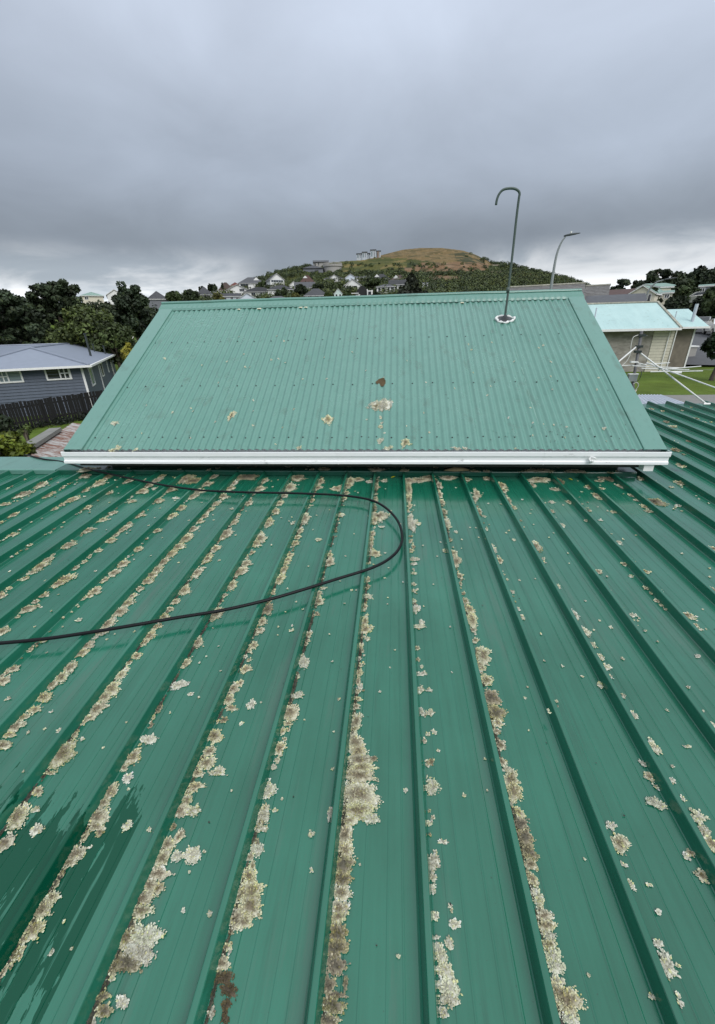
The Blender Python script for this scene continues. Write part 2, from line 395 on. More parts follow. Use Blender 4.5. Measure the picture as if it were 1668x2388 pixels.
# roofing screws with dark washers, too small to pick out singly
b = MB(); rng = random.Random(5)
def screw(x, y, r=0.0085):
    c = np.array(on_u(x, y, float(corr(x))-0.012)); ex = np.array([1.0, 0, 0]); ey = np.cross(nrm, ex)
    ring = [c+r*(cos(a)*ex+sin(a)*ey)+nrm*0.003 for a in np.linspace(0, 2*pi, 7)[:-1]]; low = [p-nrm*0.005 for p in ring]
    top = [c+0.5*r*(cos(a)*ex+sin(a)*ey)+nrm*0.009 for a in np.linspace(0, 2*pi, 7)[:-1]]
    b.add(low+ring+top, [(j, (j+1) % 6, 6+(j+1) % 6, 6+j) for j in range(6)]+[(6+j, 6+(j+1) % 6, 12+(j+1) % 6, 12+j) for j in range(6)]+[tuple(range(12, 18))])
ncr = int((XR-XL-0.42)/CP)
for row, step in ((4.11, 2), (4.885, 3), (5.72, 3)):
    for c in range(1, ncr, step): screw(XL+0.19+CP*(c+0.0), row+rng.uniform(-0.008, 0.008))
    for x in (XL+0.19, XR-0.20): pass
for c in range(0, ncr, 2):
    x = XL+0.19+CP*c; screw(x, UY1-0.155, 0.006)
tag(b.build('roofing_screws', 'screw_dark', upper), kind='stuff')
# foam closure crusts under the ridge cap (yellowed sealant)
b = MB()
for c in range(3, ncr-1):
    if rng.random() < 0.09:
        x = XL+0.19+CP*(c+0.5); y = UY1-0.168; p = on_u(x, y, -0.012); w_ = rng.uniform(0.02, 0.035)
        b.add([(p[0]-w_, p[1]-0.012, p[2]-0.002), (p[0]+w_, p[1]-0.014, p[2]-0.003), (p[0]+w_*0.8, p[1]+0.01, p[2]+0.014), (p[0]-w_*0.9, p[1]+0.012, p[2]+0.013), (p[0], p[1]-0.02, p[2]+0.003)], [(0, 4, 3), (0, 1, 4), (1, 2, 4), (2, 3, 4)])
plain('old_foam', srgb(206, 204, 178), 0.8, 0.25, 60)
tag(b.build('ridge_foam', 'old_foam', upper), kind='stuff')

# white gutter along the upper eave
gut = link(bpy.data.objects.new('gutter', None), house); gut['label'] = 'long white metal gutter with grime marks along its face'
prof = [(0.016, -0.004), (0.0, 0.0), (-0.002, -0.006), (0.0, -0.045), (0.006, -0.049), (0.016, -0.058), (0.018, -0.092), (0.012, -0.098), (0.004, -0.103), (0.004, -0.126), (0.010, -0.130), (0.115, -0.130), (0.118, 0.0), (0.112, 0.0), (0.108, -0.123), (0.016, -0.121), (0.024, -0.06), (0.008, -0.05), (0.006, -0.006)]
GY, GZ = UY0, UZ0
gx = np.linspace(XL-0.02, XR+0.03, 40)
def gdev(x): return 0.0035*sin(x*0.9+1.0)
V, F = extrude_x([(y+GY, z+GZ) for y, z in prof], gx); V = np.array(V); V[:, 2] += 0.003*np.sin(V[:, 0]*0.8+0.6)
mesh('gutter_run', V, F, 'gutter_white', gut)
for x, s in ((XL-0.02, -1), (XR+0.03, 1)):
    P = [(x, y+GY, z+GZ+0.003*sin(x*0.8+0.6)) for y, z in prof[1:13]]; P2 = [(p[0]+0.003*s, p[1], p[2]) for p in P]; n_ = len(P)
    mesh('gutter_stop_end', P+P2, [tuple(range(n_)), tuple(range(2*n_-1, n_-1, -1))]+[(j, (j+1) % n_, n_+(j+1) % n_, n_+j) for j in range(n_)], 'gutter_white', gut)
for x in (-2.62, -0.55, 1.45):      # joiner clips
    V, F = extrude_x([(y+GY-0.0025, z+GZ-0.0015+0.003*sin(x*0.8+0.6)) for y, z in prof[1:11]], [x, x+0.012]); mesh('gutter_joiner', V, F, 'gutter_white', gut)
# outlet box under the right hand end, and a broken bracket stub on the face
MB().box((2.40, GY+0.025, GZ-0.195), (2.49, GY+0.11, GZ-0.131)).build('gutter_outlet', 'pvc_white', gut)
pc = at(1382, 1072, GY-0.02)
b = MB(); ring = [pc+np.array([0.026*cos(a), -0.012*sin(a*2), 0.022*sin(a)]) for a in np.linspace(0.5, 5.6, 14)]
b.tube(ring, [0.008]*14, 7); b.tube([pc+np.array([0.0, 0.03, -0.01]), pc+np.array([-0.01, -0.02, -0.012])], 0.012, 8); b.build('bracket_stub', 'pvc_white', gut, smooth=True)
# fascia, soffit and walls
MB().box((XL+0.05, GY+0.125, GZ-0.19), (XR-0.05, GY+0.15, GZ-0.01)).build('fascia_board', 'dark_fascia', house)
MB().box((XL+0.10, GY+0.151, GZ-0.18), (XR-0.10, GY+0.45, GZ-0.165)).build('soffit', 'dark_fascia', house)
wx0, wx1, wy0, wy1 = XL+0.16, XR-0.16, GY+0.452, 2*UY1-GY-0.40
gab = MB(); wz = -4.2
P = [(wy0, wz), (wy0, zu(wy0)-0.06), (UY1, UZ1-0.08), (wy1, zu(wy0)-0.06), (wy1, wz)]
gab.add([(wx0, y, z) for y, z in P]+[(wx1, y, z) for y, z in P], [(0, 1, 2, 3, 4), (9, 8, 7, 6, 5), (0, 5, 6, 1), (4, 3, 8, 9)])
gab.build('gable_wall', 'house_wall', house)
lw = MB()
lw.box((rib_x(-23)+0.3, YB+0.4, -4.2), (rib_x(26), 4.1, zp(YB)-0.2)); lw.build('lower_wall', 'house_wall', house)
MB().box((2.7, 4.102, -4.2), (rib_x(26), 7.1, zp(4.0)-0.17)).build('lower_wall', 'house_wall', house)
MB().box((rib_x(-23), 4.56, zr(4.5)-0.26), (XL+0.1, 4.585, zr(4.5)-0.03)).build('fascia_board', 'dark_fascia', house)

# ------------------------------------------------------------------ hose
hp = [(-190, 1512), (-90, 1508), (0, 1500), (104, 1490), (208, 1475), (312, 1458), (416, 1440), (520, 1423), (624, 1399), (707, 1375), (790, 1349), (863, 1326), (905, 1305), (931, 1279), (938, 1248), (926, 1212), (894, 1180), (853, 1163), (780, 1154), (676, 1150), (572, 1148), (468, 1143), (374, 1130), (291, 1113), (208, 1094), (146, 1077)]
pts = [on_pan(u, v, 0.011+0.004*sin(k*1.7)) for k, (u, v) in enumerate(hp)]
e = on_pan(104, 1071, 0.02); pts.append(e)
pts += [e+np.array([-0.28, 0.12, 0.004]), e+np.array([-0.50, 0.26, -0.03]), e+np.array([-0.62, 0.34, -0.14]), e+np.array([-0.66, 0.36, -0.5]), e+np.array([-0.70, 0.38, -2.7])]
b = MB(); b.tube(catmull(pts, 7), 0.0102, 10)
hs = b.build('hose', 'hose_rubber', None, smooth=True); tag(hs, 'black rubber hose looping across the ribs of the lower green roof', 'hose')

# ------------------------------------------------------------------ hooked pipe through the upper roof
jb = on_upper(1177, 745, -0.005)
jy = jb[1]
def jp(u, v): return at(u, v, jy)
Jt = [jb+np.array([0, 0, -0.05]), jb+np.array([0, 0, 0.03]), jp(1183, 700), jp(1190, 640), jp(1198, 570), jp(1205, 505), jp(1210.5, 462)]
q = [jp(1212, 452), jp(1209, 445), jp(1200, 440), jp(1186, 439.5), jp(1173, 443), jp(1164, 453), jp(1159, 466), jp(1157, 478)]
pip = thing('hooked_pipe', tuple(jb), 'thin green pipe bent into a hook at its top, rising through the upper roof', 'pipe')
b = MB(); b.tube(catmull(Jt+q, 5), 0.0138, 10); b.build('pipe', 'pipe_paint', pip, smooth=True)
jc = jp(1185, 676); b = MB(); b.tube([jc+np.array([0, 0, -0.03]), jc+np.array([0, 0, 0.03])], 0.020, 10); b.build('collar', 'pipe_paint', pip, smooth=True)
ex = np.array([1.0, 0, 0]); ey = np.cross(nrm, ex)
b = MB(); V = [jb+nrm*0.075]; 
for r_, hh in ((0.022, 0.05), (0.045, 0.012), (0.075, 0.006)):
    V += [jb+(r_*cos(a)*ex*(1.15 if r_ > 0.03 else 1)+r_*sin(a)*ey)*(1+0.12*(abs(sin(2*a)) if r_ > 0.03 else 0))+nrm*hh for a in np.linspace(0, 2*pi, 17)[:-1]]
F = [(0, 1+j, 1+(j+1) % 16) for j in range(16)]+[(1+16*r_+j, 1+16*(r_+1)+j, 1+16*(r_+1)+(j+1) % 16, 1+16*r_+(j+1) % 16) for r_ in range(2) for j in range(16)]
b.add(V, F); b.build('rubber_boot', 'rubber_boot', pip)
b = MB(); ring = []
for a in np.linspace(0, 2*pi, 25): ring.append(jb+(0.095*cos(a)*ex*1.2+0.08*sin(a)*ey)*(1+0.10*sin(3*a+1)+0.07*sin(7*a))+nrm*(0.004+0.004*sin(9*a)))
b.tube(ring, [0.014+0.007*sin(k*2.1) for k in range(25)], 6, cap=False); b.build('sealant_ring', 'sealant_white', pip, smooth=True)

# pale drip line running down the roof from the pipe
b = MB(); rg = random.Random(6); y = jb[1]-.12
while y > 4.0:
    l = rg.uniform(.03, .16); x = jb[0]+.035+.004*sin(y*9); wd_ = rg.uniform(.0025, .006)
    if rg.random() < .72:
        h0 = float(corr(x))-.012+.0035; b.add([on_u(x-wd_, y, h0), on_u(x+wd_, y, h0), on_u(x+wd_*.8, y-l, h0), on_u(x-wd_*.6, y-l, h0)], [(0, 1, 2, 3)])
    y -= l
plain('drip_pale', (.20, .36, .30), .7, .2, 60); tag(b.build('drip_stain', 'drip_pale', pip), kind='stuff')
# ------------------------------------------------------------------ lichen on the roofs
# patches read off the photograph tile by tile: centre x, y, half width, half height (+ w pale, d dark); each is laid on the roof plane where it grows
TILES = {'A': (0, 1000, .3491), 'B': (560, 1000, .3491), 'C': (1100, 1000, .3541), '1': (0, 1250, .3491), '2': (560, 1250, .3491), '3': (1108, 1250, .3491), '4': (0, 1800, .3491), '5': (560, 1800, .3491), '6': (1108, 1800, .3491)}
LICHEN = {
'1': "1240 20 35 30,1190 75 35 25,1140 120 35 28,1090 175 38 30,1050 225 38 28,1010 265 35 25,980 305 38 25,930 355 28 18,885 405 28 20,850 450 40 30,800 510 50 35,720 590 45 38,660 645 50 28,580 735 45 35,540 785 40 35,470 880 45 35,410 945 45 38,350 995 45 30,290 1075 60 40,235 1160 40 25,160 1210 35 30,105 1275 50 45,60 1330 40 25,20 1400 50 40,1490 10 25 15,1438 85 28 22,1385 155 30 30,1318 248 35 32,1232 365 38 35,1172 440 26 22,1138 490 22 16,1095 540 32 24,1045 610 28 22,1000 670 35 40,975 710 20 25,915 803 30 24,865 850 16 16,810 930 35 32,745 1020 60 50,700 1080 45 35,650 1155 60 50,600 1215 35 25,500 1330 22 24,420 1460 85 90,1590 245 30 40,1550 330 30 35,1500 400 15 15,1445 520 45 45,1320 715 34 36,1240 850 28 34,1200 995 50 32w,1275 1058 16 12w,995 1360 48 36w,890 1480 50 55,830 1550 30 25,1560 1020 32 40,1530 1095 32 40,1545 1150 35 24,1500 1230 25 22d,1430 1340 55 55,1400 1440 40 35,1380 1520 50 55,1470 1560 35 20w,740 30 28 16,660 100 18 10,565 172 18 12,505 213 24 18,430 285 55 35,370 320 40 28,290 400 30 14,240 440 20 15,185 490 50 30,245 470 20 12,120 540 15 12,20 640 35 30,455 65 38 22,320 160 30 22,270 205 40 30,215 245 25 18,170 285 25 14,65 350 18 12,15 400 24 22,925 88 24 18,820 188 38 25,765 248 36 24,700 295 20 20,635 370 42 30,600 400 20 18,290 700 25 15,90 890 40 25,25 970 40 35,530 562 16 12w,395 1303 14 14w,55 1088 14 10w,200 60 14 10",
'2': "135 20 35 35,110 55 28 20,40 185 35 25,15 235 30 30,385 10 18 14,370 48 22 18,335 130 20 14,320 160 25 18,310 185 18 14,292 230 26 24,265 290 32 36,222 385 14 10,185 490 38 38d,150 575 28 28,132 632 28 20,90 735 30 24,60 770 18 14,60 830 14 12,40 890 34 28,5 985 16 25,600 130 18 15,600 175 32 28,555 350 20 8w,530 385 20 16,525 437 30 30,460 662 20 20,455 700 12 10,425 842 38 42w,385 1065 40 22w,335 1185 48 72,320 1255 30 15,285 1305 24 24,325 1295 12 14,300 1358 14 12,265 1420 38 50,250 1492 14 10,880 20 12 20,905 120 32 20,855 300 10 12,850 350 10 10,853 405 24 20w,835 480 12 25,835 570 22 40,838 625 38 34,850 688 16 14w,805 865 14 12,795 915 20 28,790 975 15 25,790 1035 18 16,785 1090 30 14,775 1140 26 22,775 1240 42 55,760 1290 35 15,770 1380 55 70,790 1440 60 50,800 1500 75 50,810 1550 90 40,890 1490 25 18d,1140 35 10 12,1145 98 12 10,1165 155 28 12w,1160 188 20 9w,1165 250 16 8w,1160 320 10 10w,1180 360 8 6w,1165 435 12 12w,1180 485 22 24w,1215 575 18 14w,1200 605 35 14w,1220 920 28 14w,1205 1025 18 26w,1265 1028 16 12w,1270 1180 24 22w,1298 1312 14 16w,1255 1535 12 14w,1430 115 18 18,1445 170 26 40,1470 270 20 20,1472 320 10 14,1505 437 20 22,1530 490 30 35,1550 560 38 50,1560 630 16 14,1572 700 20 18,1590 790 15 45d,1590 860 20 25,1370 98 10 10w,523 25 18 10w,345 630 12 10w,75 1125 30 30w,658 1093 8 6,10 1255 10 14w",
'3': "55 800 50 55,45 885 24 20,75 965 40 40,110 1080 50 60d,140 1180 45 70d,155 1250 35 30,140 1305 24 20,170 1400 28 40,180 1510 26 30,215 1560 40 18w,405 65 22 30w,165 165 18 22,248 375 12 12w,290 490 10 14w,315 543 14 18w,458 152 12 8w,465 178 8 6w,825 240 24 14,960 45 18 8,555 340 12 14w,670 530 20 28w,740 640 24 28w,790 730 14 20w,835 810 20 25w,880 875 26 20w,905 940 10 14w,990 1070 12 14w,1062 1200 20 26w,1195 1410 30 45w,848 995 16 22w,908 612 10 10w,985 820 10 8w,1055 530 26 12w,1040 270 14 8w,1010 190 14 14,1140 240 25 14,1150 350 12 12,1180 385 8 8,1225 435 16 12,1245 465 10 8,1270 490 10 8,1317 522 16 20,1425 535 40 22,1470 600 20 14,1505 625 12 8w,1485 805 16 10w,1570 1270 35 28w,1415 1408 20 10w,1135 1520 18 20w,490 1170 8 14w,545 1105 7 6w,1425 1012 8 8w,1135 635 7 6w,1590 360 20 16",
'4': "340 10 30 15,255 130 40 35,110 300 85 90,30 480 45 80,15 1330 20 60,245 390 45 36w,850 360 28 40w,855 45 35 30w,240 255 30 20w,1000 388 14 16w,735 130 45 60,690 210 45 30,650 300 75 70,640 370 60 35,670 405 25 25d,500 550 70 70,460 610 45 40,400 680 20 30,360 750 25 30,350 840 60 40,280 920 75 80,220 1050 85 70,160 1120 35 30,1320 10 50 25,1305 100 50 35,1250 190 40 40,1200 265 45 60,1290 260 45 40w,1200 430 30 50,1120 490 50 50,1085 580 55 60,1060 680 60 60,1000 760 60 60,1060 780 35 50,950 850 75 60,940 930 90 50,850 1110 75 75,960 1100 110 100w,920 1210 110 90w,850 1280 90 70d,720 1300 40 60d,650 1500 40 50d,820 1540 40 50w,700 1600 50 50d,1180 565 35 38w,1285 558 55 65w,1450 10 50 18w,1590 800 50 80,1540 980 60 80,1500 1170 28 30,1480 1280 50 60,1500 1380 60 50b,1530 1460 50 50b,1512 1560 26 60b,1505 1640 24 50b",
'5': "195 125 45 55w,155 290 48 60w,140 380 40 30w,125 520 35 40w,70 568 28 30,60 700 60 60,80 800 75 80,70 900 90 80,30 1000 50 60,790 30 100 50,790 150 120 100,790 260 110 60,870 310 50 45w,720 330 60 40,600 280 14 50w,700 420 60 70,700 520 65 70,695 620 70 70d,685 720 65 50d,675 810 65 60,665 910 65 60,655 970 60 40,650 1080 70 70d,640 1180 80 70d,640 1290 85 60d,560 1420 35 80d,705 1420 14 60d,640 1490 60 25d,610 1560 80 70d,590 1660 75 50d,475 415 20 22w,235 260 12 12w,283 180 8 8w,1285 100 48 50w,1262 345 18 16w,1295 600 38 65w,1280 700 18 40w,1290 785 20 30w,1307 965 20 34w,1355 468 26 18w,1430 1020 32 38w,1310 1105 18 18w,1340 1220 40 80w,1400 1150 30 40w,1370 1330 55 60w,1390 1440 80 70w,1400 1520 55 60w,1360 1610 30 40w",
'6': "240 50 50 60,260 130 50 70,290 270 32 40,300 350 50 60d,330 440 50 70d,355 530 48 60d,370 620 40 45,380 715 38 48,390 800 30 30w,425 850 35 50w,460 960 60 45,470 1030 55 50,490 1090 40 40w,490 1150 45 40,520 1230 60 60w,540 1300 60 50w,540 1400 50 40w,600 1520 90 130,630 1650 60 40w,908 360 28 30w,965 475 58 65,990 620 14 16w,1045 760 18 35w,1165 755 16 14w,1225 940 16 20w,1220 1145 28 30w,1280 1290 45 95w,1370 1548 16 24w,1205 1505 18 24w,1180 35 25 36,1220 100 14 14,1195 205 42 40w,1245 225 28 28w,1315 55 18 18w,1390 180 14 18w,1490 300 45 45w,1530 390 30 40w,1580 480 35 60,1465 545 28 26,1410 565 22 22w,1555 700 36 40,1355 1295 8 8w",
'A': "580 275 50 14,575 310 45 16,880 305 30 22,840 350 28 16,725 430 24 12,710 325 35 16,640 365 38 22,570 410 28 16,410 393 14 9,270 375 45 25,455 475 38 22,410 510 18 12,365 535 22 12,310 450 35 18,360 428 16 8,150 440 50 25,30 505 32 14,575 527 24 14,90 575 32 16,5 630 16 12,85 708 26 16,200 778 14 10,925 420 38 20,990 380 32 18,885 485 28 10,755 565 24 14,690 610 30 12,590 680 34 20,455 780 38 20,835 665 32 20,815 680 20 14,775 710 20 14,740 748 28 16,920 585 20 16,950 560 16 10,960 578 16 8,865 635 22 10,660 815 22 12,1070 312 25 14,1050 345 30 16,1000 350 28 14,1135 410 34 20,1050 480 38 20,1240 335 75 26,1200 340 40 26,1290 350 50 22d,1420 315 22 16,1385 370 34 18,1310 420 35 20,1285 455 32 20,1210 530 30 22,1150 585 28 20,1050 683 26 14,925 805 28 16,1590 320 25 20,1560 365 25 20,1525 400 28 16,1490 455 32 20,1440 505 28 16,1400 545 26 18,1365 585 26 18,1335 620 25 16,1290 670 32 22,1240 730 40 28,1190 790 35 22,1140 835 45 22,1565 628 26 16,1510 700 38 36,1440 800 28 22,1390 850 30 12,1595 577 12 10,1175 465 18 7w,1035 400 14 8w,1550 535 12 6w",
'B': "50 320 80 18d,155 350 28 18,120 405 38 22,55 500 24 18,330 395 45 28,380 330 55 20,295 450 22 14,265 500 20 20,235 555 28 18,195 620 30 22,185 640 22 22,125 730 40 28,105 765 26 20,80 830 14 14,435 600 28 40,400 685 22 16,385 725 18 12,370 765 22 16,335 845 24 12,540 355 24 20,520 395 22 18,480 480 14 16,650 400 35 18,560 270 34 10,740 350 28 24,720 380 28 18,790 340 30 14,710 430 18 14,695 470 14 14,675 578 20 14w,525 742 20 8w,360 630 18 10w,600 845 18 12,915 390 12 16,905 470 14 12,930 585 50 35,900 610 25 25,945 655 18 7w,885 700 14 20,878 750 12 20,875 790 10 25,900 835 35 18,910 275 50 12,1130 350 35 20,1200 345 60 16,1250 310 40 14,1130 400 15 50,1130 470 14 40,1135 520 16 14,1150 640 30 40w,1190 635 20 10w,1140 600 20 25w,1145 815 12 12,1330 380 18 25,1335 440 14 30,1350 490 18 18,1365 555 18 20,1385 630 20 35w,1395 655 16 10w,1420 830 18 20,1405 745 12 10,1370 815 8 10,1445 690 12 6w,1390 330 60 12,1520 340 18 14,1565 470 20 20,1590 550 15 18,1100 280 30 8,865 355 24 8w,965 348 20 10w",
'C': "35 430 20 30,50 545 18 16,85 578 10 8w,98 662 10 9w,150 800 12 24w,200 375 25 20,210 410 18 18,245 475 14 25,275 520 18 12,425 775 28 35,280 733 10 6w,440 340 70 18,540 350 25 22d,400 375 20 14,550 400 30 10,680 282 50 12,450 278 95 10,100 330 25 10,20 280 30 7,100 280 25 6,840 345 20 8,910 330 30 18d,845 320 18 10,770 385 18 14,820 440 22 14,840 460 16 10,850 395 18 8,980 380 18 14,1050 440 16 10,1080 470 10 8,1140 515 20 14,1165 545 20 10,1200 485 55 28d,1250 410 16 14,1105 325 18 12,1370 360 24 16,1315 385 14 6w,1360 508 18 8w,640 485 14 12,530 485 18 8w,530 545 14 10,600 640 14 12w,765 540 20 8,750 605 10 8,935 550 18 8,965 752 22 10w,850 603 12 6w,920 290 18 5,1375 245 20 12,1590 790 20 14",
}
t = MT('lichen'); n = t.noise(260, 4, 0.6)
t.set(t.mix(t.math('MULTIPLY', t.ramp(n, [(0.35, 0.0), (0.7, 1.0)]), 0.35), t.attr('col')[0], (0.10, 0.085, 0.06)), 0.9, 0.0, 0.2)
t.bump(n, 0.5, 0.003)
LV, LF, LC, NV = [], [], [], 0
def flush(name, parent=None):
    global LV, LF, LC, NV
    V = np.concatenate(LV); F = np.concatenate(LF); c = np.concatenate(LC)
    if parent is not None: V = V-parent
    me = np_mesh(name, V, F, False, c); me.materials.append(MATS['lichen']); o = bpy.data.objects.new(name, me); C.objects.link(o)
    if parent is not None: o.location = parent
    LV, LF, LC, NV = [], [], [], 0
    return o
TINT = 1.0
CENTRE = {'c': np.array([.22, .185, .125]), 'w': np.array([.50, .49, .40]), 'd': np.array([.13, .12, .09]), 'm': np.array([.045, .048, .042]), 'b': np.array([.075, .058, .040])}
MID = {'c': np.array([.54, .51, .37]), 'w': np.array([.66, .66, .54]), 'd': np.array([.27, .24, .17]), 'm': np.array([.07, .072, .062]), 'b': np.array([.10, .078, .052])}
RIM = {'c': np.array([.80, .785, .61]), 'w': np.array([.76, .77, .66]), 'd': np.array([.50, .47, .33]), 'm': np.array([.11, .11, .09]), 'b': np.array([.14, .105, .07])}
def lichen(c, rx, ry, ty, ex, ey, ez, rng, lobe=None, flat=1.0):
    """one rosette: a low lumpy mat with a ragged edge, covered with small radiating lobes"""
    global NV
    dist = max(0.6, np.linalg.norm(c)); R = sqrt(rx*ry)
    lobe = lobe or np.clip(0.0030*dist+0.0018, 0.005, 0.022)*rng.uniform(.85, 1.25)
    nh = 6; ph = rng.uniform(0, 6.28, nh); am = rng.uniform(0.05, 0.22, nh)/np.sqrt(np.arange(1, nh+1)*0.7)
    fr = rng.integers(3, 4+nh, nh)
    def edge(th): return 1+sum(am[k]*np.sin((k+2)*th+ph[k]) for k in range(nh))+0.06*np.sin(17*th+ph[0])+0.05*np.sin(29*th+ph[1])
    hmax = min(0.016, 0.18*R+0.002)*flat*rng.uniform(.6, 1.3)
    # mat
    nr, ns = 3, 18; th = np.linspace(0, 2*pi, ns, endpoint=False); V = [np.zeros(3)]; cc = [CENTRE[ty]*rng.uniform(.8, 1.1)]
    pts = [(0.0, 0.0, hmax)]
    for a in range(1, nr+1):
        f = a/nr
        for q in th:
            r_ = f*edge(q)*0.93*(1 if a == nr else rng.uniform(.85, 1.1))
            pts.append((r_*cos(q)*rx, r_*sin(q)*ry, hmax*(1-f**2)*rng.uniform(.4, 1.2)+(0.0008 if a < nr else 0.0002)))
            cc.append((CENTRE[ty] if f < .5 else (MID[ty] if f < .9 else RIM[ty]))*rng.uniform(.7, 1.05))
    P = np.array(pts); W = c+P[:, :1]*ex+P[:, 1:2]*ey+P[:, 2:]*ez
    F = [(0, 1+j, 1+(j+1) % ns, 1+(j+1) % ns) for j in range(ns)]
    F3 = np.array([(0, 1+j, 1+(j+1) % ns) for j in range(ns)])
    Q = [(1+(a*ns)+j, 1+(a+1)*ns+j, 1+(a+1)*ns+(j+1) % ns, 1+a*ns+(j+1) % ns) for a in range(nr-1) for j in range(ns)]
    T = [t3 for q in Q for t3 in ((q[0], q[1], q[2]), (q[0], q[2], q[3]))]
    F = np.concatenate([F3, np.array(T)])
    LV.append(W); LF.append(F+NV); LC.append(np.array(cc)); NV += len(W)
    # lobes
    n = int(np.clip(2.6*pi*rx*ry/(lobe*lobe*0.55), 10, 1500))
    th = rng.uniform(0, 2*pi, n); u = np.sqrt(rng.uniform(0, 1.0, n)); u[: n//3] = rng.uniform(.84, 1.16, n//3)
    e = edge(th); px_ = u*e*np.cos(th)*rx; py_ = u*e*np.sin(th)*ry; pz = hmax*(1-np.clip(u, 0, 1)**2)*rng.uniform(.5, 1.15, n)+0.0012
    an = np.arctan2(np.sin(th)*ry, np.cos(th)*rx)+rng.normal(0, 0.55+0.5*(1-u), n)
    ln = lobe*rng.uniform(.5, 1.25, n); wd = ln*rng.uniform(.22, .42, n); up_ = ln*(rng.uniform(0.0, .42, n)+0.4*np.clip(1-u, 0, 1)*rng.uniform(0, 1, n))
    dx, dy = np.cos(an), np.sin(an)
    B = np.stack([px_-dx*ln*.45, py_-dy*ln*.45, pz], -1); Tp = np.stack([px_+dx*ln*.55, py_+dy*ln*.55, pz+up_], -1)
    Lf = np.stack([px_-dy*wd+dx*ln*.15, py_+dx*wd+dy*ln*.15, pz+up_*.35], -1); Rt = np.stack([px_+dy*wd+dx*ln*.15, py_-dx*wd+dy*ln*.15, pz+up_*.35], -1)
    A = np.stack([B, Rt, Tp, Lf], 1).reshape(-1, 3); W = c+A[:, :1]*ex+A[:, 1:2]*ey+A[:, 2:]*ez
    k = np.arange(n)*4; F = np.concatenate([np.stack([k, k+1, k+2], -1), np.stack([k, k+2, k+3], -1)])
    age = np.clip(u+rng.normal(0, .16, n), 0, 1)[:, None]
    tint = rng.uniform(.80, 1.2)*np.array([1, rng.uniform(.96, 1.04), rng.uniform(.76, .98)])
    base = tint*np.where(age < .6, CENTRE[ty]+(MID[ty]-CENTRE[ty])*(age/.6), MID[ty]+(RIM[ty]-MID[ty])*((age-.6)/.4))
    base = base*rng.uniform(.55, 1.2, n)[:, None]; yel = rng.uniform(0, 1, n)[:, None] < .12
    base = np.where(yel, base*np.array([1.05, 1.05, .72]), base)
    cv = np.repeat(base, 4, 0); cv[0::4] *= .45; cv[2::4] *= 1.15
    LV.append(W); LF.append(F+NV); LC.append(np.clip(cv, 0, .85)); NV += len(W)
EXL, EYL, EZL = np.array([1.0, 0, 0]), np.array([0, cos(0.0444), sin(0.0444)]), np.array([0, -sin(0.0444), cos(0.0444)])
rng = np.random.default_rng(21)
NAMED = {('5', 790, 150): 'largest pale lichen mass, swelling right of a rib in the centre foreground',
         ('4', 1285, 558): 'lone round pale lichen rosette on bare pan, lower left foreground',
         ('5', 1285, 100): 'white lichen rosette hugging the rib just right of centre foreground',
         ('6', 600, 1520): 'ring shaped lichen with dark hollow centre at bottom right of picture',
         ('6', 965, 475): 'round grey lichen with small dark centre beside the third rib right of centre',
         ('1', 420, 1460): 'big oval brown lichen near left edge below the hose',
         ('2', 425, 842): 'smooth rounded pale lichen below the hose left of centre',
         ('2', 335, 1185): 'tall oval lichen left of the pale central lichen mass',
         ('1', 995, 1360): 'small white star shaped lichen on bare pan at left',
         ('5', 1390, 1440): 'frilly white lichen against the central rib at the bottom edge',
         ('3', 1570, 1270): 'white lichen lump on a rib at the right edge of picture',
         ('2', 185, 490): 'dark lichen rosette just under the hose left of its loop'}
RIBX = np.array([rib_x(i) for i in range(-30, 40)])
spots = []
for tl, txt in LICHEN.items():
    ox, oy, s = TILES[tl]
    for it in txt.split(','):
        ty = 'c'
        if it[-1] in 'wdmb': ty = it[-1]; it = it[:-1]
        a, b_, hw, hv = map(float, it.split()); u, v = ox+a*s, oy+b_*s
        on_top = v < 1103
        dz = 0.005 if on_top else -RIBH+0.0015
        c = on_pan(u, v, dz); Z = float(CAM[2] @ c); rx = hw*s*Z/FPX
        ry = abs(on_pan(u, v-hv*s*.9, dz)[1]-on_pan(u, v+hv*s*.9, dz)[1])/2
        if not on_top:
            # keep the mat on the pan, right up against the foot of the rib on its left
            k = np.argmin(np.abs(RIBX-c[0])); d_ = c[0]-RIBX[k]
            if abs(d_) < 0.024:
                if ty == 'w' and rx < 0.02 and rng.random() < 0.4: c = on_pan(u, v, 0.001)
                elif d_ < -0.012: c = c+EXL*(-(0.024+rx*.6)-d_)
                else: c = c+EXL*((0.022+rx*.6)-d_)
            if c[1]+ry > 4.118: c = c+EYL*(4.112-c[1]-ry*0.8)
        spots.append((tl, int(a), int(b_), c, rx, ry, ty))
for tl, a, b_, c, rx, ry, ty in spots:
    if (tl, a, b_) in NAMED: continue
    lichen(c, rx, ry, ty, EXL, EYL, EZL, rng)
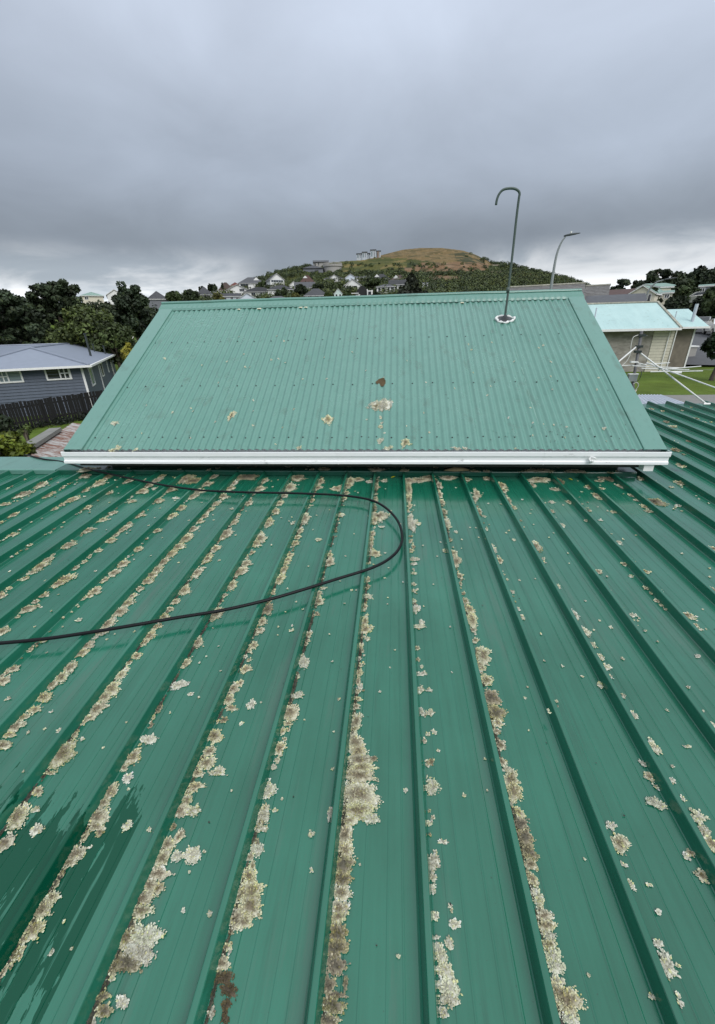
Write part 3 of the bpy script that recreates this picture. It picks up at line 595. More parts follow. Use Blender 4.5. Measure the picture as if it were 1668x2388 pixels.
# the strings of small crusts between them, along the foot of the ribs, and loose flecks on the pans
dens = {-14: 7, -13: 8, -12: 10, -11: 10, -10: 12, -9: 13, -8: 14, -7: 20, -6: 18, -5: 26, -4: 24, -3: 30, -2: 22, -1: 46, 0: 16, 1: 34, 2: 10, 3: 8, 4: 10, 5: 12, 6: 12, 7: 10, 8: 8, 9: 8, 10: 6, 11: 6, 12: 5, 13: 5}
for i, n_ in dens.items():
    for k in range(int(n_*(3.6 if i < 1 else 2.4))):
        y = rng.uniform(0.15, 4.08) if i < 8 else rng.uniform(1.5, 7.3)
        x = rib_x(i)+0.026+abs(rng.normal(0, .012)); r_ = .0022+.010*rng.random()**1.8
        lichen(np.array([x, y, zp(y)+.0012]), r_, r_*rng.uniform(1, 1.8), 'd' if rng.random() < .35 else 'c' if rng.random() < .6 else 'w', EXL, EYL, EZL, rng, flat=.6)
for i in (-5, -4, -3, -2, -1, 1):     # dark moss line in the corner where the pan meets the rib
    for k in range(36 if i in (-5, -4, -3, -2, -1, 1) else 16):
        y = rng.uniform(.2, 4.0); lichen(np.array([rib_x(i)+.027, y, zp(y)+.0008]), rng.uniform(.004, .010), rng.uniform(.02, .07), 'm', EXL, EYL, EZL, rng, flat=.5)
for k in range(520):
    i = int(rng.integers(-13, 14)); y = rng.uniform(0.25, 4.05)**1.0; x = rib_x(i)+rng.uniform(.03, .27); r_ = .0013+.0055*rng.random()**2.5
    lichen(np.array([x, y, zp(y)+.0012]), r_, r_*rng.uniform(.8, 1.6), 'w', EXL, EYL, EZL, rng, flat=.4)
# the neglected corner to the right of the upper roof
for k in range(90):
    i = int(rng.integers(9, 20)); y = rng.uniform(4.6, 7.4); x = rib_x(i)+rng.uniform(.03, .27); r_ = rng.uniform(.008, .045)
    lichen(np.array([x, y, zp(y)+.0012]), r_, r_*1.3, 'd' if rng.random() < .6 else 'c', EXL, EYL, EZL, rng, flat=.8)
for k in range(60):     # along the apron
    x = rng.uniform(AX0, AX1); y = rng.uniform(4.13, 4.42); r_ = rng.uniform(.006, .02)
    lichen(np.array([x, y, zr(y)+.006]), r_*1.4, r_, 'd' if rng.random() < .4 else 'c', EXL, EYL, EZL, rng, flat=.6)
o = flush('lichen_crust'); tag(o, 'cream and brown lichen crusts strung along the ribs of the lower roof', 'lichen', kind='stuff')
for tl, a, b_, c, rx, ry, ty in spots:
    if (tl, a, b_) in NAMED:
        lichen(c, rx, ry, ty, EXL, EYL, EZL, rng)
        tag(flush('lichen_rosette', c), NAMED[(tl, a, b_)], 'lichen', 'lichen rosettes on the lower roof')
# lichen on the upper roof
EXU, EYU, EZU = ex, -ey if ey[1] < 0 else ey, nrm
ul = [(890, 943, 20, 14, 'w'), (877, 946, 9, 9, 'c'), (902, 943, 11, 9, 'w'), (765, 977, 11, 9, 'c'), (540, 967, 8, 8, 'c'), (888, 993, 5, 4, 'w'), (888, 971, 3, 3, 'w'), (891, 984, 3, 2, 'w'), (887, 1026, 6, 6, 'w'), (946, 1031, 10, 8, 'c'), (907, 1043, 9, 4, 'w'), (697, 1043, 5, 4, 'w'), (268, 985, 8, 4, 'w'), (275, 1042, 5, 4, 'w'), (262, 1049, 8, 4, 'c'), (315, 1048, 5, 3, 'w'), (1410, 997, 3, 3, 'w'), (1065, 1044, 9, 3, 'w'), (1085, 1043, 5, 3, 'w')]
ulab = {0: 'pale cross shaped lichen patch on the upper roof below the brown scab', 3: 'heart shaped lichen on the upper corrugated roof left of centre', 4: 'small triangular lichen on the left half of the upper roof', 9: 'heart shaped lichen low on the upper roof just above the gutter'}
rest = []
def upatch(q):
    u, v, hw, hv, ty = q; c = on_upper(u, v, 0.0); Z = float(CAM[2] @ c); r_ = hw*Z/FPX; ry = abs(on_upper(u, v-hv)[1]-on_upper(u, v+hv)[1])/2/cos(math.atan(UT))
    h = float(corr(c[0]))-0.012; return c, r_, ry, ty
def ulichen(q):
    global LV
    c, rx, ry, ty = upatch(q); n0 = len(LV); lichen(c, rx, ry, ty, EXU, EYU, EZU, rng, lobe=0.011, flat=.5)
    for k in range(n0, len(LV)):        # drape over the corrugations
        LV[k] = LV[k]+nrm*(corr(LV[k][:, :1])-0.012+0.002)
for j, q in enumerate(ul):
    if j not in ulab: ulichen(q)
for k in range(70):
    u, v = rng.uniform(230, 1480), rng.uniform(780, 1046); ulichen((u, v, rng.uniform(.8, 2.2), rng.uniform(.8, 2.0), 'w'))
tag(flush('lichen_flecks'), 'scattered pale lichen flecks on the upper corrugated roof', 'lichen', kind='stuff')
for j, q in enumerate(ul):
    if j in ulab:
        ulichen(q); tag(flush('lichen_rosette', upatch(q)[0]), ulab[j], 'lichen', 'lichen patches on the upper roof')
# brown curled scab, pale mound on the apron, twigs and grit, two yellow leaves
def lump(name, c, rx, ry, h, ex_, ey_, ez_, mat, seed, label, cat, curl=0.0):
    rg = np.random.default_rng(seed); V = [c+ez_*h]; nr, ns = 4, 22
    for a in range(1, nr+1):
        f = a/nr
        for j in range(ns):
            q = 2*pi*j/ns; e_ = 1+.16*sin(2*q+seed)+.1*sin(3*q+1.7*seed)+.05*sin(7*q)
            V.append(c+ex_*(rx*f*e_*cos(q))+ey_*(ry*f*e_*sin(q))+ez_*(h*(1-f**2)*rg.uniform(.75, 1.15)+.001+curl*max(0, cos(q-.9))*f**3))
    F = [(0, 1+j, 1+(j+1) % ns) for j in range(ns)]+[(1+a*ns+j, 1+(a+1)*ns+j, 1+(a+1)*ns+(j+1) % ns, 1+a*ns+(j+1) % ns) for a in range(nr-1) for j in range(ns)]
    o = mesh(name, np.array(V)-c, F, mat, None, smooth=True); o.location = c; return tag(o, label, cat)
plain('brown_scab', srgb(88, 72, 46), 0.85, 0.35, 70, bump=.4); plain('mud_mound', srgb(168, 150, 112), 0.9, 0.2, 50, bump=.4); plain('yellow_leaf', srgb(196, 190, 40), 0.5, 0.2, 50)
c = on_upper(889, 891); lump('scab', c+nrm*(float(corr(c[0]))-.008), 0.055, .06, .012, EXU, EYU, EZU, 'brown_scab', 3, 'curled brown scab on the upper corrugated roof above the cross shaped lichen', 'debris', curl=.03)
c = on_pan(1065, 1096, 0.006); lump('mound', c, .15, .035, .03, EXL, EYL, EZL, 'mud_mound', 5, 'smooth tan mound on the apron flashing under the gutter', 'debris')
lf = [(-.03, 0, 0), (-.012, .013, .004), (.012, .011, .007), (.034, 0, .002), (.012, -.012, .008), (-.012, -.012, .005), (0, 0, .001)]
for (u, v, rot, sc, lb) in ((917, 1113, .7, 1.0, 'bright yellow leaf lying in the tray below the apron near centre'), (1331, 1118, 2.2, .8, 'yellow green leaf in the tray below the apron right of centre')):
    c = on_pan(u, v, -RIBH+.004); P = [np.array([x*cos(rot)-y*sin(rot), x*sin(rot)+y*cos(rot), z])*sc for x, y, z in lf]
    o = mesh('leaf', P, [(0, 5, 6), (5, 4, 6), (4, 3, 6), (3, 2, 6), (2, 1, 6), (1, 0, 6)], 'yellow_leaf', None); o.location = c; tag(o, lb, 'leaf')
b = MB(); rg = random.Random(8)
def bit(c, s, exx, eyy, ezz):
    P = [c+exx*rg.uniform(-s, s)+eyy*rg.uniform(-s, s)+ezz*rg.uniform(0.001, s*.8) for _ in range(4)]; b.add(P, [(0, 1, 2), (0, 2, 3), (0, 3, 1), (1, 3, 2)])
for k in range(150):
    u = rg.gauss(1290, 110) if k < 95 else rg.uniform(250, 1480); v = rg.uniform(985, 1046) if k < 95 else rg.uniform(800, 1046)
    if not 220 < u < 1500: continue
    c = on_upper(u, v); bit(c+nrm*(float(corr(c[0]))-.012), rg.uniform(.003, .010), EXU, EYU, EZU)
for k in range(260):
    x = rg.uniform(-3.4, 2.4); y = rg.uniform(3.8, 4.1) if k < 150 else rg.uniform(.4, 3.9); bit(np.array([x, y, zp(y)+.001]), rg.uniform(.003, .008), EXL, EYL, EZL)
for k in range(90):
    x = rg.uniform(-3.6, 2.35); y = rg.uniform(4.3, 4.45); bit(np.array([x, y, zr(y)+.006]), rg.uniform(.006, .02), EXL, EYL, EZL)
plain('grit', (0.035, 0.035, 0.028), 0.9, 0.4, 60)
tag(b.build('roof_grit', 'grit', None), 'dark grit and moss crumbs lying on the green roofs', 'grit', kind='stuff')
# ------------------------------------------------------------------ terrain
def tel(u, v):
    d = ray(u, v); return d[2]/math.hypot(d[0], d[1])
def azi(u, v=690):
    d = ray(u, v); return atan2(d[0], d[1])
SKYL = [(-500, 695, 140), (0, 702, 140), (250, 706, 140), (340, 700, 150), (440, 696, 190), (500, 686, 220), (560, 670, 260), (590, 655, 300), (640, 637, 320), (700, 623, 330), (735, 618, 330), (800, 609, 340), (850, 606, 350), (900, 592, 380), (940, 582, 400), (980, 578, 410), (1030, 578, 410), (1080, 584, 400), (1110, 594, 390), (1150, 614, 380), (1190, 617, 380), (1220, 625, 370), (1270, 637, 360), (1330, 653, 340), (1370, 668, 320), (1420, 682, 300), (1480, 692, 200), (1560, 682, 160), (1668, 672, 150), (2100, 665, 150)]
SA = np.array([azi(u, v) for u, v, r in SKYL]); SR = np.array([r for u, v, r in SKYL], float); SZ = np.array([tel(u, v)*r for u, v, r in SKYL])
FU = np.array([azi(u) for u in (-500, 300, 480, 1350, 1480, 2100)]); FR = np.array([62, 70, 105, 105, 66, 62.0]); FZ = np.array([-3.4, -3.0, -2.0, -2.0, -1.5, -1.2])
def sst(a): a = np.clip(a, 0, 1); return a*a*(3-2*a)
def near_z(x, y):
    base = -4.5+1.05*sst((x+7)/16)
    r = np.hypot(x, y); az = np.arctan2(x, y)
    right = sst((az-0.35)/0.15)*(y > 0)
    return base+right*(np.clip((r-41)/26, 0, 1)*2.1)
def ground_z(x, y):
    x, y = np.asarray(x, float), np.asarray(y, float); r = np.hypot(x, y); az = np.arctan2(x, y)
    a = np.clip(az, SA[0], SA[-1]); rr = np.interp(a, SA, SR); zz = np.interp(a, SA, SZ); rf = np.interp(a, FU, FR); zf = np.interp(a, FU, FZ)
    out = np.clip((np.abs(az)-1.15)/0.5, 0, 1)            # behind the viewer the land stays low
    zz = zz*(1-out)+(-3.5)*out; zf = zf*(1-out)-4.3*out
    nz = near_z(x, y); k = sst((r-0.62*rf)/(0.38*rf)); low = nz*(1-k)+zf*k
    s = np.clip((r-rf)/(rr-rf), 0, 1); hill = zf+(zz-zf)*(0.85*s+0.15*s*s)
    bump = (np.sin(r*0.11+az*23)*0.7+np.sin(az*61+r*0.05)*0.5+np.sin(r*0.31-az*40)*0.25)*np.clip((r-rf)/40, 0, 1)*np.clip((rr-r)/25, 0, 1)*(1-out)
    beyond = zz-(zz+6)*sst((r-rr)/(1.4*rr))
    return np.where(r < rf, low, np.where(r < rr, hill+bump, beyond))
def hit(u, v, r0=20.0, r1=430.0):
    d = ray(u, v); d = d/math.hypot(d[0], d[1]); rs = np.arange(r0, r1, 0.5)
    g = ground_z(d[0]*rs, d[1]*rs)-d[2]*rs; k = np.argmax(g > 0)
    r = rs[k] if g[k] > 0 else np.interp(atan2(d[0], d[1]), SA, SR)
    return np.array([d[0]*r, d[1]*r, float(ground_z(d[0]*r, d[1]*r))])
azs = np.concatenate([np.linspace(-pi, -1.0, 24)[:-1], np.linspace(-1.0, 0.85, 760), np.linspace(0.85, pi, 26)[1:]])
rs = np.concatenate([[0.5, 6, 12], np.arange(16, 60, 2.0), np.arange(60, 105, 3.0), np.arange(105, 420, 2.6), np.array([430, 450, 480, 520, 600, 750, 1000, 1500, 2200, 3200])])
A, Rr = np.meshgrid(azs, rs); X = Rr*np.sin(A); Y = Rr*np.cos(A); Zt = ground_z(X, Y)
V = np.stack([X, Y, Zt], -1).reshape(-1, 3)
q = V @ CAM.T; U = 834+FPX*q[:, 0]/np.maximum(q[:, 2], .1); Vp = 1194+FPX*q[:, 1]/np.maximum(q[:, 2], .1)
front = (q[:, 2] > 1); rad = np.hypot(V[:, 0], V[:, 1])
col = np.tile(np.array([.085, .135, .022]), (len(V), 1))
hillm = rad > 100
nse = lambda s, p: np.sin(V[:, 0]*s+p)*np.sin(V[:, 1]*s*1.3+p*2)+.5*np.sin(V[:, 0]*s*2.7+1+p)*np.sin(V[:, 1]*s*2.1)
col[hillm] = (.032, .046, .016)
col[hillm & (nse(.09, 1) > .35)] = (.055, .066, .02)
inU = lambda a, b: (U > a) & (U < b) & front & hillm
def band(pts, pts2):
    lo = np.interp(U, [p[0] for p in pts], [p[1] for p in pts]); hi = np.interp(U, [p[0] for p in pts2], [p[1] for p in pts2])
    return inU(max(pts[0][0], pts2[0][0]), min(pts[-1][0], pts2[-1][0])) & (Vp > lo) & (Vp < hi)
jit = 2.2*nse(.23, 0)
Vp0 = Vp.copy(); Vp = Vp+jit
oliv = band([(690, 590), (950, 560)], [(690, 628), (760, 632), (860, 634), (950, 626)]); col[oliv] = (.088, .094, .030); col[oliv & (nse(.16, 3) > .25)] = (.055, .068, .022); col[oliv & (nse(.12, 5) > .7)] = (.16, .135, .055)
tanm = band([(850, 570), (1170, 560)], [(850, 603), (900, 602), (960, 604), (1010, 612), (1060, 612), (1110, 616), (1170, 622)]); col[tanm] = (.158, .120, .060); col[tanm & (nse(.2, 2) > .4)] = (.105, .085, .042); col[tanm & (nse(.31, 4) > .7)] = (.085, .078, .036); col[tanm & (nse(.45, 6) < -.75)] = (.20, .15, .085)
rock = band([(1060, 584), (1130, 600)], [(1060, 604), (1130, 622)]) & (nse(.22, 7) > -.15); col[rock] = (.05, .055, .03)
ear = band([(945, 626), (990, 613), (1060, 611), (1140, 614)], [(945, 632), (990, 636), (1060, 634), (1140, 630)]); col[ear] = (.17, .112, .068); col[ear & (nse(.3, 6) > .45)] = (.07, .06, .032); col[ear & (nse(.27, 9) < -.6)] = (.21, .15, .10)
ear2 = band([(1000, 646), (1040, 643), (1078, 648)], [(1000, 654), (1040, 656), (1078, 652)]); col[ear2] = (.16, .11, .07)
trk = band([(1148, 614), (1185, 615)], [(1148, 621), (1185, 617)]); col[trk] = (.24, .22, .18)
trk = band([(1100, 642), (1170, 633)], [(1100, 645), (1170, 636)]); col[trk] = (.22, .19, .14)
gsl = band([(1190, 628), (1260, 640)], [(1190, 655), (1260, 660)]) & (nse(.15, 8) > 0); col[gsl] = (.10, .085, .035)
Vp = Vp0
col *= (1+.12*nse(1.1, 3)[:, None])
t = MT('turf'); n = t.noise(1.1, 6, 0.62); n2 = t.noise(0.16, 4, 0.55, off=(3, 3, 3)); n3 = t.noise(9, 4, .7)
c0 = t.attr('col')[0]
c1 = t.mix(t.ramp(n, [(0.25, 0.0), (0.75, 1.0)]), t.mix(1.0, c0, (.72, .70, .62), 'MULTIPLY'), t.mix(1.0, c0, (1.25, 1.2, 1.15), 'MULTIPLY'))
c2 = t.mix(t.math('MULTIPLY', t.ramp(n2, [(0.4, 0.0), (0.65, 1.0)]), .35), c1, t.mix(1.0, c0, (1.2, .95, .7), 'MULTIPLY'))
c3 = t.mix(t.math('MULTIPLY', t.ramp(n3, [(0.4, 0.0), (0.7, 1.0)]), .25), c2, t.mix(1.0, c0, (.5, .55, .5), 'MULTIPLY'))
t.set(c3, .95, 0, .15); t.bump(n, .8, .25)
m, k = A.shape; idx = np.arange(m*k).reshape(m, k)
F = np.stack([idx[:-1, :-1], idx[:-1, 1:], idx[1:, 1:], idx[1:, :-1]], -1)[:, :, ::-1]
isH = (rs[:-1, None] >= 104) & (azs[None, :-1] > -1.0) & (azs[None, :-1] < .85) & (rs[:-1, None] < 520)
def sub(msk, name):
    f = F[msk]; used = np.unique(f); mp = np.full(len(V), -1); mp[used] = np.arange(len(used))
    me = np_mesh(name, V[used], mp[f], True, np.clip(col[used], 0, 1)); me.materials.append(MATS['turf']); o = bpy.data.objects.new(name, me); C.objects.link(o); o['kind'] = 'structure'; return o
sub(isH, 'hill'); sub(~isH, 'ground')

# ------------------------------------------------------------------ foliage, trees
t = MT('leaf'); t.set(t.attr('col')[0], .62, 0, .3); t.b.inputs['Subsurface Weight'].default_value = 0.0
t = MT('bark'); n = t.noise(6, 5, .6, (3, 3, .6)); t.set(t.mix(n, (.045, .035, .026), (.13, .11, .085)), .9); t.bump(n, .6, .05)
def leaf_quads(cen, rad, per, size, colr, rng, up=.25, flat=1.0, asp=.7):
    """clumps (centres, radii) -> leaf shaped quads spread through their volume, denser towards the skin"""
    n = len(cen)*per; ci = np.repeat(np.arange(len(cen)), per)
    d = rng.normal(size=(n, 3)); d /= np.linalg.norm(d, axis=1)[:, None]; rr_ = rng.uniform(.25, 1.0, n)**.45
    P = cen[ci]+d*(rr_[:, None]*rad[ci]*np.array([1, 1, flat]))
    nrm_ = d*.7+rng.normal(size=(n, 3))*.6+np.array([0, 0, up]); nrm_ /= np.linalg.norm(nrm_, axis=1)[:, None]
    a = np.cross(nrm_, rng.normal(size=(n, 3))); a /= np.linalg.norm(a, axis=1)[:, None]; b_ = np.cross(nrm_, a)
    s = size*rng.uniform(.6, 1.4, n)[:, None]
    Q = np.stack([P-a*s, P+b_*s*asp, P+a*s, P-b_*s*asp], 1).reshape(-1, 3)
    cj = colr[ci]*rng.uniform(.75, 1.3, (n, 1))*np.where(rng.uniform(0, 1, (n, 1)) < .1, np.array([[1.3, 1.15, .8]]), 1.0)
    return Q, np.arange(n*4).reshape(-1, 4), np.repeat(cj, 4, 0)
def tree(name, base, H, cr, label, cat='tree', colr=(.05, .08, .02), n=26, per=70, size=.22, crown_z=.62, lean=(0, 0), trunk=.035, seed=1, group=None, clump=.34, kind='round', bare=.25, flat=1.0):
    rng = np.random.default_rng(seed); base = np.asarray(base, float); colr = np.array(colr)
    root = thing(name, tuple(base), label, cat, group)
    top = base+np.array([lean[0]*H, lean[1]*H, H]); rx, rz = cr
    cc = base+np.array([lean[0]*H*.8, lean[1]*H*.8, H*crown_z])
    d = rng.normal(size=(n, 3)); d /= np.linalg.norm(d, axis=1)[:, None]; f = rng.uniform(.15, 1, n)**.5
    cen = cc+d*f[:, None]*np.array([rx, rx, rz])*(1-clump*.55)
    rad = rng.uniform(.6, 1.25, (n, 1))*clump*min(rx, rz*1.3)
    if kind == 'cone':
        h = rng.uniform(0, 1, n)**.8; rr_ = rx*(1-h*.93)*rng.uniform(.35, 1, n); a = rng.uniform(0, 2*pi, n)
        cen = base+np.stack([rr_*np.cos(a)+lean[0]*H*h, rr_*np.sin(a), H*bare+h*H*(.97-bare)], -1); rad = (rx*.36*(1-h*.65)*rng.uniform(.7, 1.3, n))[:, None]
    if kind == 'tier':     # windswept pine: flat plates of needles
        h = np.sort(rng.uniform(0, 1, n)); a = rng.uniform(0, 2*pi, n); rr_ = rx*np.sqrt(rng.uniform(.0, 1, n))*(1.05-.55*h**2)
        cen = base+np.stack([rr_*np.cos(a)+lean[0]*H*(bare+h*(1-bare))*1.1, rr_*np.sin(a)+lean[1]*H*h, H*bare+h*H*(.95-bare)], -1); rad = (rx*clump*rng.uniform(.7, 1.25, n))[:, None]; flat = .5
    cl = colr*rng.uniform(.55, 1.75, (n, 1))
    Q, Fq, cq = leaf_quads(cen, rad, per, size, cl, rng, flat=flat)
    mesh('crown', Q, Fq, 'leaf', root, False, np.clip(cq, 0, .5))
    b = MB(); tr = H*trunk; tp = cc if kind == 'round' else top-np.array([0, 0, H*.1])
    mid = base+(tp-base)*.5+np.array([rng.normal(0, .03)*H, rng.normal(0, .03)*H, 0])
    b.tube([base-np.array([0, 0, .5]), base+np.array([0, 0, H*.05]), mid, tp], [tr*1.25, tr, tr*.75, tr*.3], 8)
    for j in range(min(n, 16)):
        s = base+(tp-base)*np.clip((cen[j][2]-base[2]-rad[j][0])/max(.1, (tp-base)[2])*.75, .15, .92); b.tube([s, (s+cen[j])/2+np.array([0, 0, .06*H*(kind != 'tier')]), cen[j]], [tr*.42, tr*.28, tr*.1], 5)
    b.build('trunk', 'bark', root, smooth=True)
    return root
def tree_px(name, u0, u1, vt, vb, dist, label, ground=None, extra=0.0, **k):
    """tree whose crown spans u0..u1 and vt..vb at horizontal distance dist, rooted in the ground below"""
    c = atr((u0+u1)/2, (vt+vb)/2, dist); s = float(CAM[2] @ c)/FPX; rx = (u1-u0)/2*s; tp = atr((u0+u1)/2, vt, dist)[2]; bt = atr((u0+u1)/2, vb, dist)[2]
    gz = float(ground_z(c[0], c[1])) if ground is None else ground
    gz = min(gz, bt-.2); H = tp-gz; rz = (tp-bt)/2
    return tree(name, (c[0], c[1], gz), H, (rx, rz), label, crown_z=(bt+rz-gz)/H, **k)

# ------------------------------------------------------------------ house builder for the suburbs
def wallmat(nm, colr): return plain('wall_'+nm, colr, .7, .08, 3)
for nm, c_ in dict(white=(.78, .78, .76), cream=(.66, .62, .50), bluewhite=(.62, .68, .76), mint=(.58, .70, .66), grey=(.17, .18, .20), black=(.03, .03, .034), brown=(.22, .15, .11), concrete=(.34, .33, .31), palegrey=(.48, .52, .56)).items(): wallmat(nm, c_)
for nm, c_ in dict(dark=(.048, .050, .055), grey=(.11, .115, .125), brown=(.085, .055, .045), red=(.16, .05, .035), green=(.28, .42, .36), rust=(.10, .05, .04), black=(.022, .023, .025), slate=(.075, .078, .086)).items(): plain('roof_'+nm, tuple(q*.72 for q in c_), .75, .25, 2.0)
t = MT('pane'); t.set((.018, .022, .026), .08, 0, .6)
t = MT('pane_pale'); t.set((.22, .28, .30), .10, 0, .6)
def roof_body(b, o, ax, ay, W, D, ze, h, kind, ov=.45, th=.14):
    """roof over the rectangle [-W/2,W/2]x[0,D] in frame (ax, ay) at o; kind: front (gable to viewer), side (ridge parallel to front), hip"""
    up = np.array([0, 0, 1.0]); P = lambda x, y, z: o+ax*x+ay*y+up*z
    x0, x1, y0, y1 = -W/2-ov, W/2+ov, -ov, D+ov
    dz = ov*h/(W/2 if kind == 'front' else D/2); lo = ze-dz
    if kind == 'front': rid = [(0, y0), (0, y1)]
    elif kind == 'side': rid = [(x0, D/2), (x1, D/2)]
    else:
        k = min(W, D)/2*.96
        rid = [(-W/2+k, D/2), (W/2-k, D/2)] if W >= D else [(0, k), (0, D-k)]
    for z_, flip in ((0.0, False), (-th, True)):
        E = [P(x0, y0, lo+z_), P(x1, y0, lo+z_), P(x1, y1, lo+z_), P(x0, y1, lo+z_)]; R_ = [P(rid[0][0], rid[0][1], ze+h+z_), P(rid[1][0], rid[1][1], ze+h+z_)]
        if kind == 'front' or (kind == 'hip' and W < D): Fs = [(0, 4, 5, 3), (1, 2, 5, 4)]+([(0, 1, 4), (2, 3, 5)] if kind == 'hip' else [])
        else: Fs = [(0, 1, 5, 4), (2, 3, 4, 5)]+([(1, 2, 5), (3, 0, 4)] if kind == 'hip' else [])
        b.add(E+R_, [f[::-1] if flip else f for f in Fs])
    T = [P(x0, y0, lo), P(x1, y0, lo), P(x1, y1, lo), P(x0, y1, lo)]; B = [p-up*th for p in T]; Rt = [P(rid[0][0], rid[0][1], ze+h), P(rid[1][0], rid[1][1], ze+h)]; Rb = [p-up*th for p in Rt]
    if kind == 'front': ed = [((T[0], Rt[0]), (B[0], Rb[0])), ((Rt[0], T[1]), (Rb[0], B[1])), ((T[1], T[2]), (B[1], B[2])), ((T[3], T[0]), (B[3], B[0])), ((T[2], Rt[1]), (B[2], Rb[1])), ((Rt[1], T[3]), (Rb[1], B[3]))]
    elif kind == 'side': ed = [((T[0], T[1]), (B[0], B[1])), ((T[2], T[3]), (B[2], B[3])), ((T[1], Rt[1]), (B[1], Rb[1])), ((Rt[1], T[2]), (Rb[1], B[2])), ((T[3], Rt[0]), (B[3], Rb[0])), ((Rt[0], T[0]), (Rb[0], B[0]))]
    else: ed = [((T[i], T[(i+1) % 4]), (B[i], B[(i+1) % 4])) for i in range(4)]
    return ed
def wall_body(b, o, ax, ay, W, D, zb, ze, h, kind):
    up = np.array([0, 0, 1.0]); P = lambda x, y, z: o+ax*x+ay*y+up*z
    lo = [P(-W/2, 0, zb), P(W/2, 0, zb), P(W/2, D, zb), P(-W/2, D, zb)]; hi = [P(-W/2, 0, ze), P(W/2, 0, ze), P(W/2, D, ze), P(-W/2, D, ze)]
    V = lo+hi; F = [(0, 1, 5, 4), (1, 2, 6, 5), (2, 3, 7, 6), (3, 0, 4, 7)]
    if kind == 'front': V += [P(0, 0, ze+h-.16), P(0, D, ze+h-.16)]; F[0] = (0, 1, 5, 8, 4); F[2] = (2, 3, 7, 9, 6)
    if kind == 'side': V += [P(-W/2, D/2, ze+h-.16), P(W/2, D/2, ze+h-.16)]; F[1] = (1, 2, 6, 9, 5); F[3] = (3, 0, 4, 8, 7)
    b.add(V, F)
def window(root, o, ax, az_, x0, x1, z0, z1, nrm_, mull=1, pane='pane', fr=.07, frame='wall_white', name='window'):
    """a framed window on the plane through o; the pane is its sub-part"""
    b = MB(); ax, az_, nrm_ = map(np.asarray, (ax, az_, nrm_)); ay = -nrm_
    for lo, hi in (((x0, z0), (x1, z0+fr)), ((x0, z1-fr), (x1, z1)), ((x0, z0+fr), (x0+fr, z1-fr)), ((x1-fr, z0+fr), (x1, z1-fr))): b.obox(o, ax, ay, az_, (lo[0], -.05, lo[1]), (hi[0], .03, hi[1]))
    for j in range(1, mull+1):
        xm = x0+(x1-x0)*j/(mull+1); b.obox(o, ax, ay, az_, (xm-fr*.4, -.045, z0+fr), (xm+fr*.4, .03, z1-fr))
    f = b.build(name, frame, root)
    b = MB(); b.obox(o, ax, ay, az_, (x0+fr*.5, -.02, z0+fr*.5), (x1-fr*.5, .02, z1-fr*.5)); b.build('pane', pane, f)
    return f
def house(u0, u1, vb, ve, vr, label, wall='white', roof='dark', kind='hip', depth=None, yaw=0.0, wins=(), name='hillside_house', dist=None, gablet=None, gable_band=None, group='houses on the hillside', chim=None, fascia=True):
    """house whose front spans u0..u1, base vb, eave ve, ridge vr in the photograph; stood on the terrain there"""
    uc = (u0+u1)/2
    p = hit(uc, vb) if dist is None else atr(uc, vb, dist)
    s = float(CAM[2] @ p)/FPX; W = (u1-u0)*s/max(.5, cos(yaw)); hw = (vb-ve)*s*1.06; h = (ve-vr)*s*1.06; D = depth or max(6.0, W*.75)
    a0 = atan2(p[0], p[1])+yaw; ax = np.array([cos(a0), -sin(a0), 0]); ay = np.array([sin(a0), cos(a0), 0])
    root = thing(name, tuple(p), label, 'house', group); o = p.copy(); o[2] = 0; zb = p[2]-3.0; ze = p[2]+hw
    b = MB(); wall_body(b, o, ax, ay, W, D, zb, ze, h, kind); b.build('wall', 'wall_'+wall, root)
    b = MB(); ed = roof_body(b, o, ax, ay, W, D, ze+.05, h, kind, ov=min(.5, W*.06)); rf = b.build('roof', 'roof_'+roof, root)
    if fascia:
        b = MB()
        for (t0, t1), (b0, b1) in ed:
            n_ = np.cross(t1-t0, b0-t0); n_ /= np.linalg.norm(n_); off = n_*.03
            b.hexa([b0, b1, b1+off*1.5, b0+off*1.5, t0-np.array([0, 0, .02]), t1-np.array([0, 0, .02]), t1+off*1.5-np.array([0, 0, .02]), t0+off*1.5-np.array([0, 0, .02])])
        b.build('fascia', 'wall_white' if wall != 'black' else 'roof_black', rf)
    up = np.array([0, 0, 1.0])
    for w_ in wins:
        x0, x1, z0, z1 = w_[:4]; zt = ze-p[2]
        window(root, o+up*p[2], ax, up, -W/2+x0*W, -W/2+x1*W, z0*zt, z1*zt, -ay, mull=w_[4] if len(w_) > 4 else 1, fr=max(.06, .03*W*(x1-x0)), frame='wall_white' if wall not in ('white',) else 'wall_palegrey')
    if gablet:      # small white gable facing the viewer on the roof
        gx, gw = gablet; gh = gw*.45; zc_ = ze+h-gh*1.15; yb = D*.5-gh*1.15*(D/2)/max(h, .3)
        b = MB(); c = o+ax*gx*W; q0 = lambda x, z, y: c+ax*x+up*z+ay*y
        b.add([q0(-gw/2, zc_, yb-.1), q0(gw/2, zc_, yb-.1), q0(0, zc_+gh, yb-.1), q0(-gw/2, zc_, D*.5), q0(gw/2, zc_, D*.5), q0(0, zc_+gh, D*.5)], [(0, 1, 2), (0, 2, 5, 3), (1, 4, 5, 2)]); b.build('gablet', 'wall_white', rf)
    if chim: 
        b = MB(); b.obox(o, ax, ay, up, (chim*W-.35, D*.4, ze), (chim*W+.35, D*.4+.7, ze+h+1.0)); b.build('chimney', 'wall_'+wall, rf)
    return root
